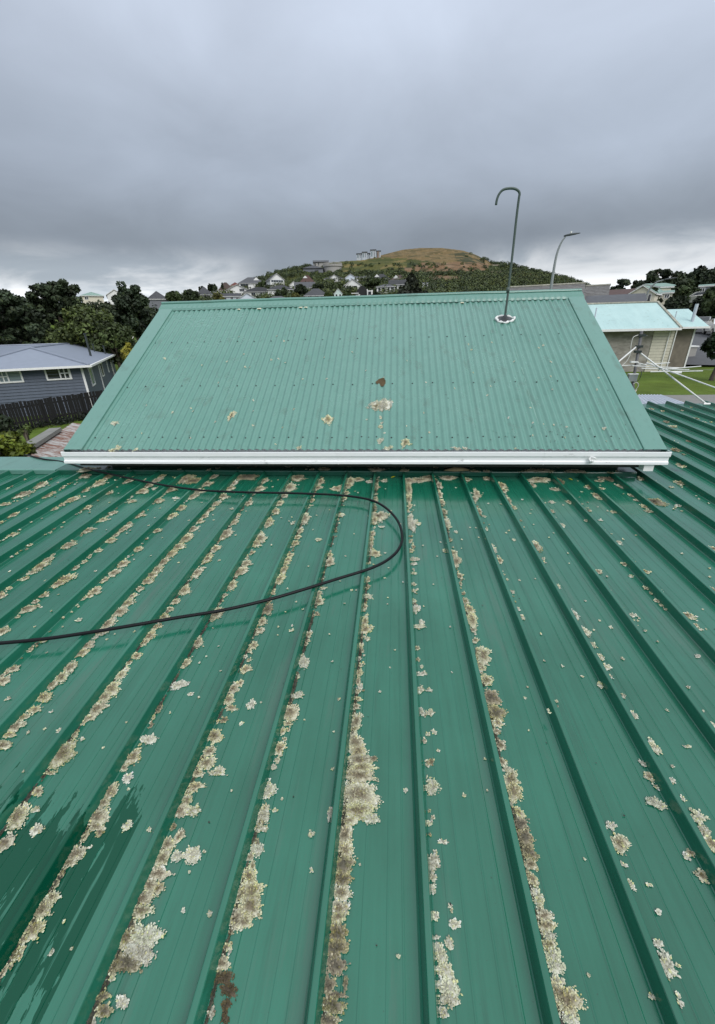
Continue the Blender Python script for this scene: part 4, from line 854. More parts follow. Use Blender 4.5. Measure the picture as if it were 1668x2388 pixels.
# ------------------------------------------------------------------ the hillside suburb
HH = [
 ((530, 582, 690, 679, 668), dict(label='white house with broad low gable front and dark roof, left on hillside', kind='front', wins=((.18, .28, .1, .55), (.42, .52, .1, .5), (.58, .8, .75, 1.25, 2)), depth=14)),
 ((560, 619, 674, 662, 650), dict(label='white two storey house with grey hip roof and small white gablet', roof='grey', wins=((.05, .35, .25, .8, 2), (.62, .9, .3, .8, 1)), gablet=(.18, 3.0), chim=None)),
 ((632, 664, 670, 655, 643.5), dict(label='tall white house with steep gable and dark window band below it', kind='front', roof='dark', yaw=-.25, depth=11, wins=((.06, .94, .62, .95, 4),))),
 ((572, 643, 693, 682, 672), dict(label='long white bungalow with black hip roof behind the grey roof', roof='black', wins=((.22, .36, .2, .85, 1), (.5, .58, .1, .9, 0), (.66, .74, .3, .9, 0), (.82, .9, 0.05, .9, 0)))),
 ((520, 562, 706, 693, 686), dict(label='pale long wing with white fascia just above green ridge', kind='side', wall='palegrey', wins=((.1, .25, .2, .8, 0), (.45, .6, .1, .9, 1), (.75, .9, .2, .8, 1)), dist=150, depth=8)),
 ((560, 597, 708, 697, 687), dict(label='lavender white gable front just above the green ridge', kind='front', wall='bluewhite', dist=149, wins=((.2, .36, .35, .75, 1), (.68, .84, .35, .75, 1)), depth=12)),
 ((619, 681, 712, 702, 693), dict(label='house showing only its plain slate grey roof above the green ridge', roof='grey', dist=146)),
 ((627, 686, 690, 677, 668), dict(label='white house half hidden by a round tree, dark roof', roof='dark', wins=((.7, .8, .2, .8, 0), (.86, .95, .2, .9, 0)))),
 ((676, 696, 672, 666, 659), dict(label='small white gable house below the tall gabled one', kind='front', roof='grey', depth=9, wins=((.35, .6, .2, .7, 0),))),
 ((538, 562, 673, 667, 660), dict(label='house with rusty red roof on the left skyline', roof='red', wall='cream')),
 ((462, 497, 699, 688, 673), dict(label='house with dark grey pyramid roof at the left foot of hill', roof='slate', wall='white', wins=((.5, .85, .2, .75, 2),))),
 ((496, 516, 684, 681, 672.5), dict(label='small white pointed gable showing above yellow green tree', kind='front', wall='white', roof='grey', depth=7)),
 ((512, 546, 684, 677, 662), dict(label='house with brown tiled roof high at the left', roof='brown', wall='cream', wins=((.3, .5, .2, .8, 1),))),
 ((350, 392, 712, 699, 683), dict(label='house with dark brown grey roof behind trees left of green roof', roof='slate', wall='grey', dist=120, kind='hip', depth=9)),
 ((690, 733, 684, 672, 661), dict(label='house with pale grey low roof and verandah behind dark green tree', roof='grey', wall='white', kind='side', wins=((.1, .3, .2, .8, 1),))),
 ((700, 735, 668, 660, 646), dict(label='white house with maroon roof and white gablet', roof='rust', gablet=(-.12, 2.2), wins=((.75, .9, .2, .8, 1),))),
 ((757, 803, 657, 651, 644), dict(label='white house with dark hip roof under the water tank', roof='dark', wins=((.1, .2, .2, .8, 0), (.42, .58, .2, .85, 1), (.66, .74, .1, .8, 0)))),
 ((771, 789, 657.5, 650, 643.5), dict(label='white gable porch projecting from the house under the water tank', kind='front', depth=5, wins=((.3, .65, .2, .75, 1),), roof='dark')),
 ((806, 830, 655, 648, 641.5), dict(label='pale blue gabled house on the upper row', kind='front', wall='bluewhite', roof='grey', depth=9, wins=((.2, .35, .1, .5, 0), (.6, .75, .1, .5, 0)))),
 ((832, 862, 655, 649, 645), dict(label='low white house with grey roof right of the pale blue gable', kind='side', roof='grey', wins=((.2, .4, .2, .7, 1), (.6, .85, .2, .8, 1)))),
 ((804, 842, 677, 667, 655), dict(label='bright white gabled house with two dark windows mid hillside', kind='front', roof='dark', depth=13, wins=((.22, .36, .1, .8, 0), (.58, .78, .35, .85, 1)), yaw=-.1)),
 ((712, 765, 698, 689, 676), dict(label='pale bungalow with dark hip roof and verandah posts above the ridge', wall='mint', roof='slate', wins=((.12, .3, .2, .85, 1), (.45, .6, .1, .85, 1), (.7, .9, .2, .85, 2)), dist=158)),
 ((780, 799, 696, 686, 677), dict(label='mint green gable with two windows beside round bush', kind='front', wall='mint', roof='grey', dist=157, depth=9, wins=((.15, .4, .2, .85, 0), (.6, .85, .2, .85, 0)))),
 ((879, 921, 685, 671.5, 666), dict(label='white house with flat grey roof and tall windows right of black house', roof='grey', wins=((.08, .18, .25, .9, 0), (.3, .42, .2, .95, 0), (.62, .7, .2, .9, 0), (.78, .94, .1, .9, 1)))),
 ((872, 908, 655, 650, 641), dict(label='house with dark hip roof and white gablet on upper right row', roof='dark', wall='palegrey', gablet=(-.3, 2.6), wins=((.3, .6, .1, .7, 1),))),
 ((912, 950, 657, 652, 643), dict(label='white house with brown grey hip roof at the right end of row', roof='brown', gablet=(-.2, 3.0), wins=((.1, .2, .2, .9, 0), (.4, .6, .2, .9, 1), (.75, .9, .2, .9, 0)))),
 ((908, 946, 677, 665.5, 656), dict(label='white house with dark gable roof left of the big dark conifer', kind='side', roof='dark', wins=((.35, .48, .15, .9, 0), (.62, .74, .15, .9, 0)))),
 ((1000, 1019, 677, 673, 669), dict(label='low white house at the right edge of the suburb', kind='side', roof='grey', wins=((.1, .5, .2, .7, 1),), depth=6)),
 ((985, 998, 672, 663, 660), dict(label='white house corner showing right of the big dark conifer', kind='side', roof='grey', depth=6, wins=((.5, .8, .3, .8, 0),))),
 ((198, 241, 707, 692, 684), dict(label='cream house with pale green hip roof on skyline behind pines', wall='cream', roof='green', wins=((.12, .3, .45, .85, 1),), dist=125)),
 ((256, 290, 706, 690, 680), dict(label='white gabled house with maroon roof edge on left skyline', kind='front', roof='rust', dist=125, wins=((.55, .95, .1, .6, 2),), depth=12)),
]
for a, k in HH: house(*a, **k)
# black steep house
def steep():
    p = atr(845, 699, 156); s = float(CAM[2] @ p)/FPX; a0 = atan2(p[0], p[1]); ax = np.array([cos(a0), -sin(a0), 0]); ay = np.array([sin(a0), cos(a0), 0]); up = np.array([0, 0, 1.0])
    root = thing('hillside_house', tuple(p), 'black chalet with steep bell cast roof and one white window', 'house', 'houses on the hillside')
    b = MB(); o = p-up*2
    prof = [(-27, 0), (-24, 4), (-17, 14), (-8, 26), (-3.5, 31), (3.5, 31), (9, 26), (17, 15), (24, 5), (27, 0)]
    n_ = len(prof); V = [o+ax*x*s+up*(z*s+1.6)+ay*y for y in (0, 8.5) for x, z in prof]+[o+ax*x*s+ay*y for y in (0, 8.5) for x in (-27, 27)]
    F = [tuple(range(n_)), tuple(range(2*n_-1, n_-1, -1))]+[(j+1, j, n_+j, n_+j+1) for j in range(n_-1)]
    b.add(V[:2*n_], F); b.build('roof', 'roof_black', root)
    MB().obox(o, ax, ay, up, (-27*s, .2, -2), (27*s, 8.3, 1.6)).build('wall', 'wall_black', root)
    window(root, o+up*1.6-ay*.06, ax, up, -15*s, -5*s, 8*s, 14*s, -ay, mull=2, pane='pane_pale', fr=.3)
    for x0, z0, x1, z1 in ((-25, 15.5, -8, 17), (11, 4, 13, 24), (22, 2, 24.5, 22)): b = MB(); b.obox(o+up*1.6-ay*.4, ax, ay, up, (x0*s, -.2, z0*s), (x1*s, .2, z1*s)); b.build('trim_board', 'wall_white', root)
    b = MB(); b.obox(o+up*1.6-ay*.7, ax, ay, up, (12*s, -.2, 2*s), (23*s, 6, 21*s)); b.build('dormer', 'wall_white', root)
    b = MB(); b.obox(o+up*1.6-ay*.95, ax, ay, up, (14*s, -.02, 12*s), (21*s, .05, 19*s)); b.build('dormer_window', 'pane', root)
steep()
# glazed boxes on the crest
p0 = hit(860, 603)
root = thing('hilltop_apartments', tuple(p0), 'row of glassy white box shaped units on the crest of the hill', 'building')
s = float(CAM[2] @ p0)/FPX; a0 = atan2(p0[0], p0[1]); ax = np.array([cos(a0), -sin(a0), 0]); ay = np.array([sin(a0), cos(a0), 0]); up = np.array([0, 0, 1.0])
for u0, u1, vt, yo in ((832, 844, 592.5, 1.0), (845, 856.5, 590, 0), (857.5, 863, 592.5, 1.2), (864, 877, 586.5, -.6), (877.5, 888, 588.5, .4)):
    x0, x1 = (u0-860)*s, (u1-860)*s; hgt = (603-vt)*s
    MB().obox(p0, ax, ay, up, (x0, yo, -4), (x1, yo+7, hgt)).build('unit', 'wall_palegrey', root)
    MB().obox(p0, ax, ay, up, (x0-.25, yo-.6, hgt+.002), (x1+.25, yo+7.2, hgt+.28)).build('roof', 'roof_slate', root)
    for f0, f1 in ((.08, .42), (.62, .78)):
        window(root, p0+ay*yo, ax, up, x0+(x1-x0)*f0, x0+(x1-x0)*f1, hgt*.2, hgt*.85, -ay, mull=0, pane='pane_pale' if f0 < .3 else 'pane', fr=.15, frame='wall_palegrey')
b = MB(); b.obox(p0, ax, ay, up, ((880-860)*s, -.5, .3), ((883.5-860)*s, .39, (603-589.5)*s)); b.build('timber_panel', 'wall_brown', root)
# water tank with a railed rim
pt = hit(775, 635); s = float(CAM[2] @ pt)/FPX; R_ = 22*s; hgt = (635-622)*s; pt = pt+ay*R_
root = thing('water_tank', tuple(pt), 'round concrete water tank with overhanging rim below the hilltop', 'water tank')
b = MB(); b.tube([pt+up*z for z in (-4, 0, hgt)], R_*.96, 40); b.build('tank_wall', 'wall_concrete', root)
b = MB(); b.tube([pt+up*(hgt+.002), pt+up*(hgt+.9)], R_*1.03, 40); b.build('rim', 'wall_concrete', root)
for k in range(40):
    a = 2*pi*k/40; q = pt+np.array([cos(a), sin(a), 0])*R_*.99
    b = MB(); b.box(q+np.array([-.18, -.18, hgt+.9]), q+np.array([.18, .18, hgt+1.9])); b.build('rail_post', 'wall_concrete', root)
b = MB(); b.tube([pt+np.array([cos(a), sin(a), 0])*R_*.99+up*(hgt+1.95) for a in np.linspace(0, 2*pi, 41)], .12, 5, cap=False); b.build('rail', 'wall_concrete', root)
house(708, 754, 635, 627, 619, 'long dark grey shed beside the water tank', wall='grey', roof='slate', kind='hip', name='hill_shed', group=None, depth=12, fascia=False)
house(732, 766, 622, 613, 608, 'low concrete reservoir building above the water tank', wall='concrete', roof='grey', kind='side', name='reservoir_building', group=None, wins=((.05, .15, .1, .9, 0), (.3, .38, .2, .9, 0)), fascia=False, depth=10)

# trees standing among the houses
dk, md, lt, yl = (.022, .034, .014), (.036, .054, .018), (.060, .090, .024), (.085, .088, .024)
for j, (u0, u1, vt, vb, di, lb, k) in enumerate([
    (645, 671, 669, 694, 172, 'round dark tree in front of the bungalow left of hill', dict(colr=md)),
    (684, 720, 663, 688, 176, 'broad blackish green tree below the tank', dict(colr=dk, n=34)),
    (754, 780, 681, 697, 152, 'bright green round bush beside mint gable', dict(colr=lt)),
    (799, 822, 678, 697, 150, 'olive bush left of the black chalet', dict(colr=md)),
    (851, 889, 648, 668, 190, 'umbrella crowned pine above the black chalet', dict(colr=md, kind='tier', bare=.45, n=40)),
    (389, 425, 678, 708, 118, 'dark broadleaf left in the row behind the green ridge', dict(colr=md)),
    (420, 464, 676, 708, 122, 'dark broadleaf with pale flowers beside pyramid roof', dict(colr=dk)),
    (494, 521, 681, 706, 150, 'yellow green tree under the small white gable', dict(colr=yl)),
    (463, 481, 667, 680, 225, 'dome shaped dark tree on the left skyline', dict(colr=dk)),
    (482, 507, 662, 682, 225, 'larger dome shaped dark tree on left skyline', dict(colr=dk)),
    (514, 524, 660, 676, 230, 'small pointed tree on left skyline', dict(colr=dk, kind='cone', bare=.1)),
    (676, 700, 684, 704, 148, 'yellow green shrub above ridge left of pale bungalow', dict(colr=yl)),
    (725, 760, 660, 680, 200, 'dark bushy tree below maroon roofed house', dict(colr=dk, n=32)),
    (760, 806, 658, 676, 205, 'spreading dark trees right of maroon roofed house', dict(colr=md, n=34)),
    (868, 884, 676, 697, 150, 'dark shrub right of the black chalet', dict(colr=dk)),
    (893, 930, 684, 700, 150, 'light green shrub in front of flat roofed house', dict(colr=lt)),
    (596, 626, 655, 668, 240, 'green bush right of the gablet house', dict(colr=md)),
    (636, 660, 682, 700, 160, 'dark tree above slate grey roof', dict(colr=dk)),
    (1085, 1180, 672, 712, 130, 'scrubby bushes by the foot of the hooked pipe', dict(colr=md, n=40)),
]):
    tree_px('hillside_tree', u0, u1, vt, vb, di, lb, seed=300+j, group='trees among the hillside houses', **{**dict(per=90, size=.32, n=28), **k})
tree_px('conifer', 921, 1000, 642, 700, 160, 'big dark shaggy conifer right of the hillside houses', seed=77, colr=(.022, .028, .016), kind='cone', bare=.02, n=70, per=90, size=.5)
# scrub covering the hillside
rng = np.random.default_rng(55); cen, rad, cl = [], [], []
while len(cen) < 2600:
    u = rng.uniform(400, 1480); v = rng.uniform(590, 715)
    if tel(u, v) > np.interp(azi(u, v), SA, SZ/SR): continue
    if 850 < u < 1120 and v < 616 and rng.random() < .985: continue
    if 690 < u < 960 and v < 634 and rng.random() < .86: continue
    if 940 < u < 1150 and 611 < v < 637 and rng.random() < .80: continue
    if 995 < u < 1080 and 643 < v < 657 and rng.random() < .9: continue
    if 510 < u < 960 and 640 < v and rng.random() < .55: continue
    p = hit(u, v); r_ = rng.uniform(1.0, 2.6)*(1.0 if v > 640 else .7)
    cen.append(p+np.array([0, 0, r_*.35])); rad.append([r_]); cl.append(np.array([(.030, .044, .016), (.045, .060, .020), (.062, .078, .024), (.024, .034, .014)][rng.integers(0, 4)])*rng.uniform(.8, 1.2))
for k in range(240):     # crest fringe on the right shoulder and the wooded left shoulder
    u = rng.uniform(1120, 1440) if k < 150 else rng.uniform(570, 735); a = azi(u); r_ = np.interp(a, SA, SR)-rng.uniform(0, 12); x, y = r_*sin(a), r_*cos(a); q_ = rng.uniform(.8, 2.2)
    cen.append(np.array([x, y, float(ground_z(x, y))+q_*.4])); rad.append([q_]); cl.append(np.array((.030, .042, .016))*rng.uniform(.8, 1.4))
Q, Fq, cq = leaf_quads(np.array(cen), np.array(rad), 80, .27, np.array(cl)*1.45, rng, asp=.85, flat=.7)
o = mesh('hillside_scrub', Q, Fq, 'leaf', None, False, np.clip(cq, 0, .4)); tag(o, 'dense dark green scrub covering the slopes of the hill', 'scrub', kind='stuff')
# ------------------------------------------------------------------ left: grey weatherboard house, fence, shed, trees
up = np.array([0, 0, 1.0])
def onplane(u, v, p, n):
    d = ray(u, v); return d*(np.dot(p, n)/np.dot(d, n))
plain('weatherboard', srgb(78, 88, 102), .55, .10, 5); plain('longrun_grey', srgb(128, 136, 150), .45, .06, 3, spec=.5); plain('trim_white', (.80, .80, .79), .5, .05, 8); plain('flue_dark', (.03, .04, .04), .5, .2, 10); plain('curtain', (.62, .62, .60), .9, .1, 12, stretch=(6, 6, .4))
fu, fv = np.array([-.88, -.475, 0]), np.array([-.475, .88, 0]); fu /= np.linalg.norm(fu); fv /= np.linalg.norm(fv)
ZE = -1.70
d = ray(208, 851); E1 = d*(ZE/d[2])
GZL = -4.5
root = thing('weatherboard_house', (E1[0], E1[1], GZL), 'slate blue weatherboard house with grey hip roof beyond the black fence', 'house')
W1, LEN, OV = 7.0, 19.0, .5; HR = 1.0
# roof: front wing (ridge away from us) and a cross wing to the left at its far end
def Pt(a, b, z): return E1+fu*a+fv*b+up*z
roofs = [('roof_plane', [Pt(0, 0, 0), Pt(W1, 0, 0), Pt(W1/2, W1/2, HR)]),
         ('roof_plane', [Pt(0, LEN, 0), Pt(0, 0, 0), Pt(W1/2, W1/2, HR), Pt(W1/2, LEN-W1/2, HR)]),
         ('roof_plane', [Pt(W1, 0, 0), Pt(W1, LEN-W1, 0), Pt(W1/2, LEN-W1/2, HR), Pt(W1/2, W1/2, HR)]),
         ('roof_plane', [Pt(W1, LEN-W1, 0), Pt(16, LEN-W1, 0), Pt(16-W1/2, LEN-W1/2, HR), Pt(W1/2, LEN-W1/2, HR)]),
         ('roof_plane', [Pt(16, LEN-W1, 0), Pt(16, LEN, 0), Pt(16-W1/2, LEN-W1/2, HR)]),
         ('roof_plane', [Pt(16, LEN, 0), Pt(0, LEN, 0), Pt(W1/2, LEN-W1/2, HR), Pt(16-W1/2, LEN-W1/2, HR)])]
rf = link(bpy.data.objects.new('roof', None), root)
for nm, P in roofs:
    n_ = len(P); B = [p-up*.05 for p in P]; mesh(nm, P+B, [tuple(range(n_)), tuple(range(2*n_-1, n_-1, -1))]+[(j, n_+j, n_+(j+1) % n_, (j+1) % n_) for j in range(n_)], 'longrun_grey', rf)
for a, b_ in ((Pt(0, 0, .02), Pt(W1/2, W1/2, HR+.02)), (Pt(W1, 0, .02), Pt(W1/2, W1/2, HR+.02)), (Pt(W1/2, W1/2, HR+.02), Pt(W1/2, LEN-W1/2, HR+.02)), (Pt(W1/2, LEN-W1/2, HR+.02), Pt(16-W1/2, LEN-W1/2, HR+.02)), (Pt(0, LEN, .02), Pt(W1/2, LEN-W1/2, HR+.02))):
    b = MB(); b.tube([a, b_], .07, 6); b.build('hip_capping', 'longrun_grey', rf)
# gutters
for a, b_ in ((Pt(-.05, -.06, -.07), Pt(W1, -.06, -.07)), (Pt(-.06, -.05, -.07), Pt(-.06, LEN, -.07)), (Pt(W1, LEN-W1-.06, -.07), Pt(16, LEN-W1-.06, -.07))):
    dr = (b_-a)/np.linalg.norm(b_-a); sd_ = np.cross(up, dr); b = MB(); b.obox(a, dr, sd_, up, (0, -.06, -.06), (np.linalg.norm(b_-a), .06, .06)); b.build('gutter', 'trim_white', root)
# walls in boards
WA, WB = Pt(OV, OV, 0), Pt(OV, LEN-OV, 0)
H_ = ZE-.12-GZL
core = MB()
core.obox(Pt(0, 0, -ZE), fu, fv, up, (OV+.03, OV+.03, GZL-.3), (W1-OV, LEN-OV, ZE-.06)); core.obox(Pt(0, 0, -ZE), fu, fv, up, (W1-OV+.01, LEN-W1+OV, GZL-.3), (16-OV, LEN-OV-.01, ZE-.06)); core.build('wall_core', 'weatherboard', root)
nb = 15; bh = H_/nb
bd = {}
for nm, ln, dr, nn, o_ in (('front', W1-2*OV, fu, -fv, Pt(OV, OV, 0)), ('side', LEN-2*OV, fv, -fu, Pt(OV, OV, 0))):
    b = MB(); b.add([np.array(q) for q in ((0, -.045, 0), (ln, -.045, 0), (ln, -.004, bh), (0, -.004, bh), (0, .03, 0), (ln, .03, 0), (ln, .03, bh), (0, .03, bh))], [(0, 1, 2, 3), (0, 4, 5, 1), (3, 2, 6, 7), (0, 3, 7, 4), (1, 5, 6, 2)])
    Vb = np.array(b.V); Wd = Vb[:, :1]*dr+Vb[:, 1:2]*(-nn)+Vb[:, 2:]*up
    me = np_mesh('weatherboard', Wd, b.F); me.materials.append(MATS['weatherboard'])
    for k in range(nb): 
        q = o_.copy(); q[2] = GZL+k*bh; piece('weatherboard', me, root, q)
MB().obox(Pt(OV, OV, 0), fu, fv, up, (-.03, -.045, GZL-ZE), (.09, .02, -.1)).build('corner_board', 'trim_white', root)
def win_on(rt, p0, dr, nn, u0, u1, v0, v1, mull, pane, name='window', small=None):
    a = onplane(u0, v0, p0, nn); c = onplane(u1, v1, p0, nn); x0, x1 = sorted((np.dot(a-p0, dr), np.dot(c-p0, dr))); z0, z1 = sorted((a[2], c[2])); q = p0.copy(); q[2] = 0
    f = window(rt, q+nn*.02, dr, up, x0, x1, z0, z1, nn, mull=mull, pane=pane, fr=.09, frame='trim_white', name=name)
    if small:     # a colonial sash: small panes on one side
        s0, s1 = x0+(x1-x0)*small[0], x0+(x1-x0)*small[1]; b = MB()
        b.obox(q+nn*.04, dr, -nn, up, (s0, -.04, z0+.09), (s0+.07, .02, z1-.09)); b.obox(q+nn*.04, dr, -nn, up, (s1-.07, -.04, z0+.09), (s1, .02, z1-.09))
        b.obox(q+nn*.04, dr, -nn, up, ((s0+s1)/2-.03, -.04, z0+.09), ((s0+s1)/2+.03, .02, z1-.09)); b.obox(q+nn*.04, dr, -nn, up, (s0+.07, -.042, (z0+z1)/2-.03), (s1-.07, .018, (z0+z1)/2+.03)); b.build('glazing_bars', 'trim_white', f)
    return f
pf = Pt(OV, OV, 0)
win_on(root, pf, fu, -fv, 101, 170, 857, 884, 0, 'pane', small=(.04, .46)); win_on(root, pf, fu, -fv, -12, 58, 864, 891, 0, 'pane_pale', small=(.55, .98))
for u0, u1, v0, v1, nm in ((203, 222, 858, 896, 'window'), (230, 243, 847, 876, 'window'), (246, 254, 842, 868, 'window'), (257, 262, 840, 866, 'window')): win_on(root, pf, fv, -fu, u0, u1, v0, v1, 0, 'pane_pale' if u0 < 210 or u0 > 240 else 'pane', nm)
for u0, v0, v1 in ((226, 850, 905), (256, 838, 885)):
    a = onplane(u0, v0, pf, -fu); b = MB(); b.tube([a-fu*.06, np.array([a[0], a[1], GZL])-fu*.06], .05, 8); b.build('downpipe', 'trim_white', root)
for (u0, v0, hgt, r_) in ((212, 832, 1.5, .075), (221, 822, .55, .05), (246, 827, .6, .06), (232, 817, .3, .04)):
    nn = np.cross(roofs[1][1][1]-roofs[1][1][0], roofs[1][1][2]-roofs[1][1][0]); a = onplane(u0, v0-2, roofs[1][1][0], nn/np.linalg.norm(nn)); b = MB(); b.tube([a-up*.1, a+up*hgt], r_, 8); b.tube([a+up*hgt, a+up*(hgt+.08)], r_*1.5, 8); b.build('flue', 'flue_dark', rf)

# paling fence
plain('black_paling', (.006, .006, .007), .8, .4, 8, stretch=(1, 1, .3))
FA, FB = np.array([-22.3, 13.2]), np.array([-14.9, 29.9]); fd = (FB-FA)/np.linalg.norm(FB-FA); FL = np.linalg.norm(FB-FA); fn = np.array([fd[1], -fd[0]])
fz = lambda t_: float(ground_z(*(FA+fd*t_)))
root = thing('paling_fence', (FA[0], FA[1], fz(0)), 'black timber paling fence in front of the weatherboard house', 'fence')
b = MB(); b.add([(-.068, -.011, 0), (.068, -.011, 0), (.068, .011, 0), (-.068, .011, 0), (-.068, -.011, 1), (.068, -.011, 1), (.068, .011, 1), (-.068, .011, 1)], [(3, 2, 1, 0), (4, 5, 6, 7), (0, 1, 5, 4), (1, 2, 6, 5), (2, 3, 7, 6), (3, 0, 4, 7)])
pm = np_mesh('paling', b.V, b.F); pm.materials.append(MATS['black_paling']); ang = atan2(fd[1], fd[0]); rg = random.Random(4)
t_ = 0.0; k = 0
while t_ < FL:
    p = FA+fd*t_; piece('paling', pm, root, (p[0], p[1], fz(t_)-.08), (rg.uniform(-.012, .012), rg.uniform(-.012, .012), ang+rg.uniform(-.03, .03)), (rg.uniform(.92, 1.05), 1, 1.50+rg.uniform(-.03, .03)))
    if k % 13 == 0: b = MB(); q = FA+fd*(t_+.09)-fn*.07; b.box((q[0]-.05, q[1]-.05, fz(t_)-.3), (q[0]+.05, q[1]+.05, fz(t_)+1.38)); b.build('fence_post', 'black_paling', root)
    t_ += .160+rg.uniform(-.010, .014); k += 1
for zz in (.35, 1.1):
    b = MB(); P0, P1 = FA-fn*.035, FB-fn*.035; b.obox((P0[0], P0[1], 0), (fd[0], fd[1], (fz(FL)-fz(0))/FL), (fn[0], fn[1], 0), up, (0, -.02, fz(0)+zz), (FL, .018, fz(0)+zz+.09)); b.build('fence_rail', 'black_paling', root)
# dark hedge plinth along the foot of the fence
rng = np.random.default_rng(9); n_ = 150; tt = rng.uniform(0, FL, n_); cen = np.array([[*(FA+fd*a+fn*rng.uniform(.1, .5)), 0] for a in tt]); cen[:, 2] = ground_z(cen[:, 0], cen[:, 1])+rng.uniform(.02, .22, n_)
Q, Fq, cq = leaf_quads(cen, rng.uniform(.15, .34, (n_, 1)), 40, .06, np.tile([.012, .018, .010], (n_, 1)), rng)
tag(mesh('fence_foot_growth', Q, Fq, 'leaf', None, False, cq), 'dark growth along the foot of the black fence', 'ground cover', kind='stuff')

# shed with rusty corrugated roof
t = MT('rusty_iron'); n = t.noise(3.2, 6, .65, (.5, 2.2, 1)); n2 = t.noise(14, 5, .6)
t.set(t.mix(t.ramp(t.math('ADD', t.math('MULTIPLY', n, .75), t.math('MULTIPLY', n2, .25)), [(.42, 0.0), (.56, 1.0)]), (.36, .36, .35), (.17, .085, .06)), .75, .0, .4)
plain('weathered_plank', (.22, .22, .20), .85, .25, 6, stretch=(3, .5, 3)); plain('pale_flashing', (.52, .56, .62), .45, .08, 8)
zs = -2.35
A0, A1 = ray(62, 1046), ray(132, 1002)
A0 = A0*(zs/A0[2]); A1 = A1*((zs-.0)/A1[2]); rd = A1-A0; rd[2] = 0; rl = np.linalg.norm(rd); rd /= rl; sdv = np.cross(rd, up)
root = thing('rusty_shed', (A0[0], A0[1], GZL), 'low shed with rust streaked iron roof and plank capping behind the left flashing', 'shed')
def SP(a, b_, z): return A0+rd*a+sdv*b_+up*z
sb = np.linspace(0, 4.2, 12*28+1); cs = .009*np.cos(2*np.pi*np.arange(len(sb))/12)
for k in range(3):
    a0_, a1_ = -1.2+k*(rl+2.4)/3, -1.2+(k+1)*(rl+2.4)/3+.03
    xs_ = np.arange(a0_, a1_, .0762/8); V = []; 
    for bb in (0.05, 1.5, 3.0, 4.4):
        for x in xs_: V.append(SP(x, bb, -.24*bb-.05+.009*cos(2*pi*x/.0762)+.002*k))
    kk = len(xs_); idx = np.arange(4*kk).reshape(4, kk); Fq = np.stack([idx[:-1, :-1], idx[1:, :-1], idx[1:, 1:], idx[:-1, 1:]], -1).reshape(-1, 4)
    mesh('roof_sheet', V, Fq, 'rusty_iron', root, smooth=True)
MB().obox(A0, rd, sdv, up, (-1.2, -.14, -.03), (rl-.05, .14, .06)).build('ridge_plank', 'weathered_plank', root)
MB().obox(A0, rd, sdv, up, (-1.15, -.10, GZL-zs), (rl+1.1, 4.2, -1.25)).build('shed_wall', 'wall_concrete', root)
V = [SP(-1.3, 3.1, -.24*3.1-.01), SP(rl+.4, 3.1, -.24*3.1-.01), SP(rl+.4, 3.6, -.24*3.6-.01), SP(-1.3, 3.6, -.24*3.6-.01)]; mesh('pale_flashing', V+[p-up*.02 for p in V], [(0, 3, 2, 1), (4, 5, 6, 7), (0, 1, 5, 4), (1, 2, 6, 5), (2, 3, 7, 6), (3, 0, 4, 7)], 'pale_flashing', root)

# trees and shrubs on the left
tree_px('pine_tree', -90, 92, 668, 800, 52, 'dark pine at the left edge of the picture', seed=1, colr=(.026, .040, .019), kind='tier', bare=.16, n=210, per=90, size=.15, clump=.17)
tree_px('pine_tree', 55, 205, 646, 790, 56, 'tall dark pine with clumped crown above the grey house', seed=2, colr=(.028, .042, .020), kind='tier', bare=.18, n=280, per=90, size=.15, clump=.15, lean=(.04, 0))
tree_px('pine_tree', 0, 110, 690, 830, 60, 'dark pine with bare lower trunk between its two neighbours at left', seed=3, colr=(.024, .036, .018), kind='tier', bare=.10, n=190, per=90, size=.16, clump=.2)
tree_px('broadleaf_tree', 112, 285, 716, 835, 50, 'bushy olive green broadleaf tree behind the grey roof', seed=4, colr=(.050, .070, .018), n=64, per=150, size=.15, clump=.26)
tree_px('broadleaf_tree', 205, 330, 740, 850, 47, 'green broadleaf tree left of the green barge flashing', seed=5, colr=(.040, .058, .018), n=44, per=140, size=.15, clump=.28)
tree_px('conifer', 264, 352, 655, 800, 58, 'dark upright conifer left of the green roof corner', seed=6, colr=(.024, .038, .020), n=110, per=120, size=.16, clump=.2)
tree_px('broadleaf_tree', 330, 420, 700, 800, 70, 'dark green tree behind the corner of the green ridge', seed=7, colr=(.026, .040, .016), n=36, per=90, size=.2)
tree_px('broadleaf_tree', 178, 262, 702, 765, 74, 'dark tree below the cream house on the left skyline', seed=21, colr=(.022, .032, .015), n=50, per=90, size=.18)
tree_px('broadleaf_tree', 228, 300, 703, 775, 70, 'dark tree below the white gabled house on the left skyline', seed=22, colr=(.026, .036, .016), n=50, per=90, size=.18)
tree_px('shrub', 284, 318, 788, 870, 40, 'yellow leafed shrub by the far end of the grey house', seed=8, colr=(.16, .15, .02), n=22, per=60, size=.10)
tree_px('shrub', -70, 62, 1005, 1100, 9.2, 'bright green rounded shrub by the left flashing', seed=9, colr=(.075, .10, .012), n=46, per=150, size=.035, clump=.3)
tree_px('shrub', -90, 22, 955, 1060, 11.5, 'dark shrub at left edge above the bright green one', seed=10, colr=(.020, .034, .014), n=40, per=140, size=.05, clump=.3)
tree_px('shrub', 42, 72, 985, 1020, 17.5, 'small pale green sapling in front of the black fence', seed=12, colr=(.07, .10, .03), n=9, per=30, size=.05)
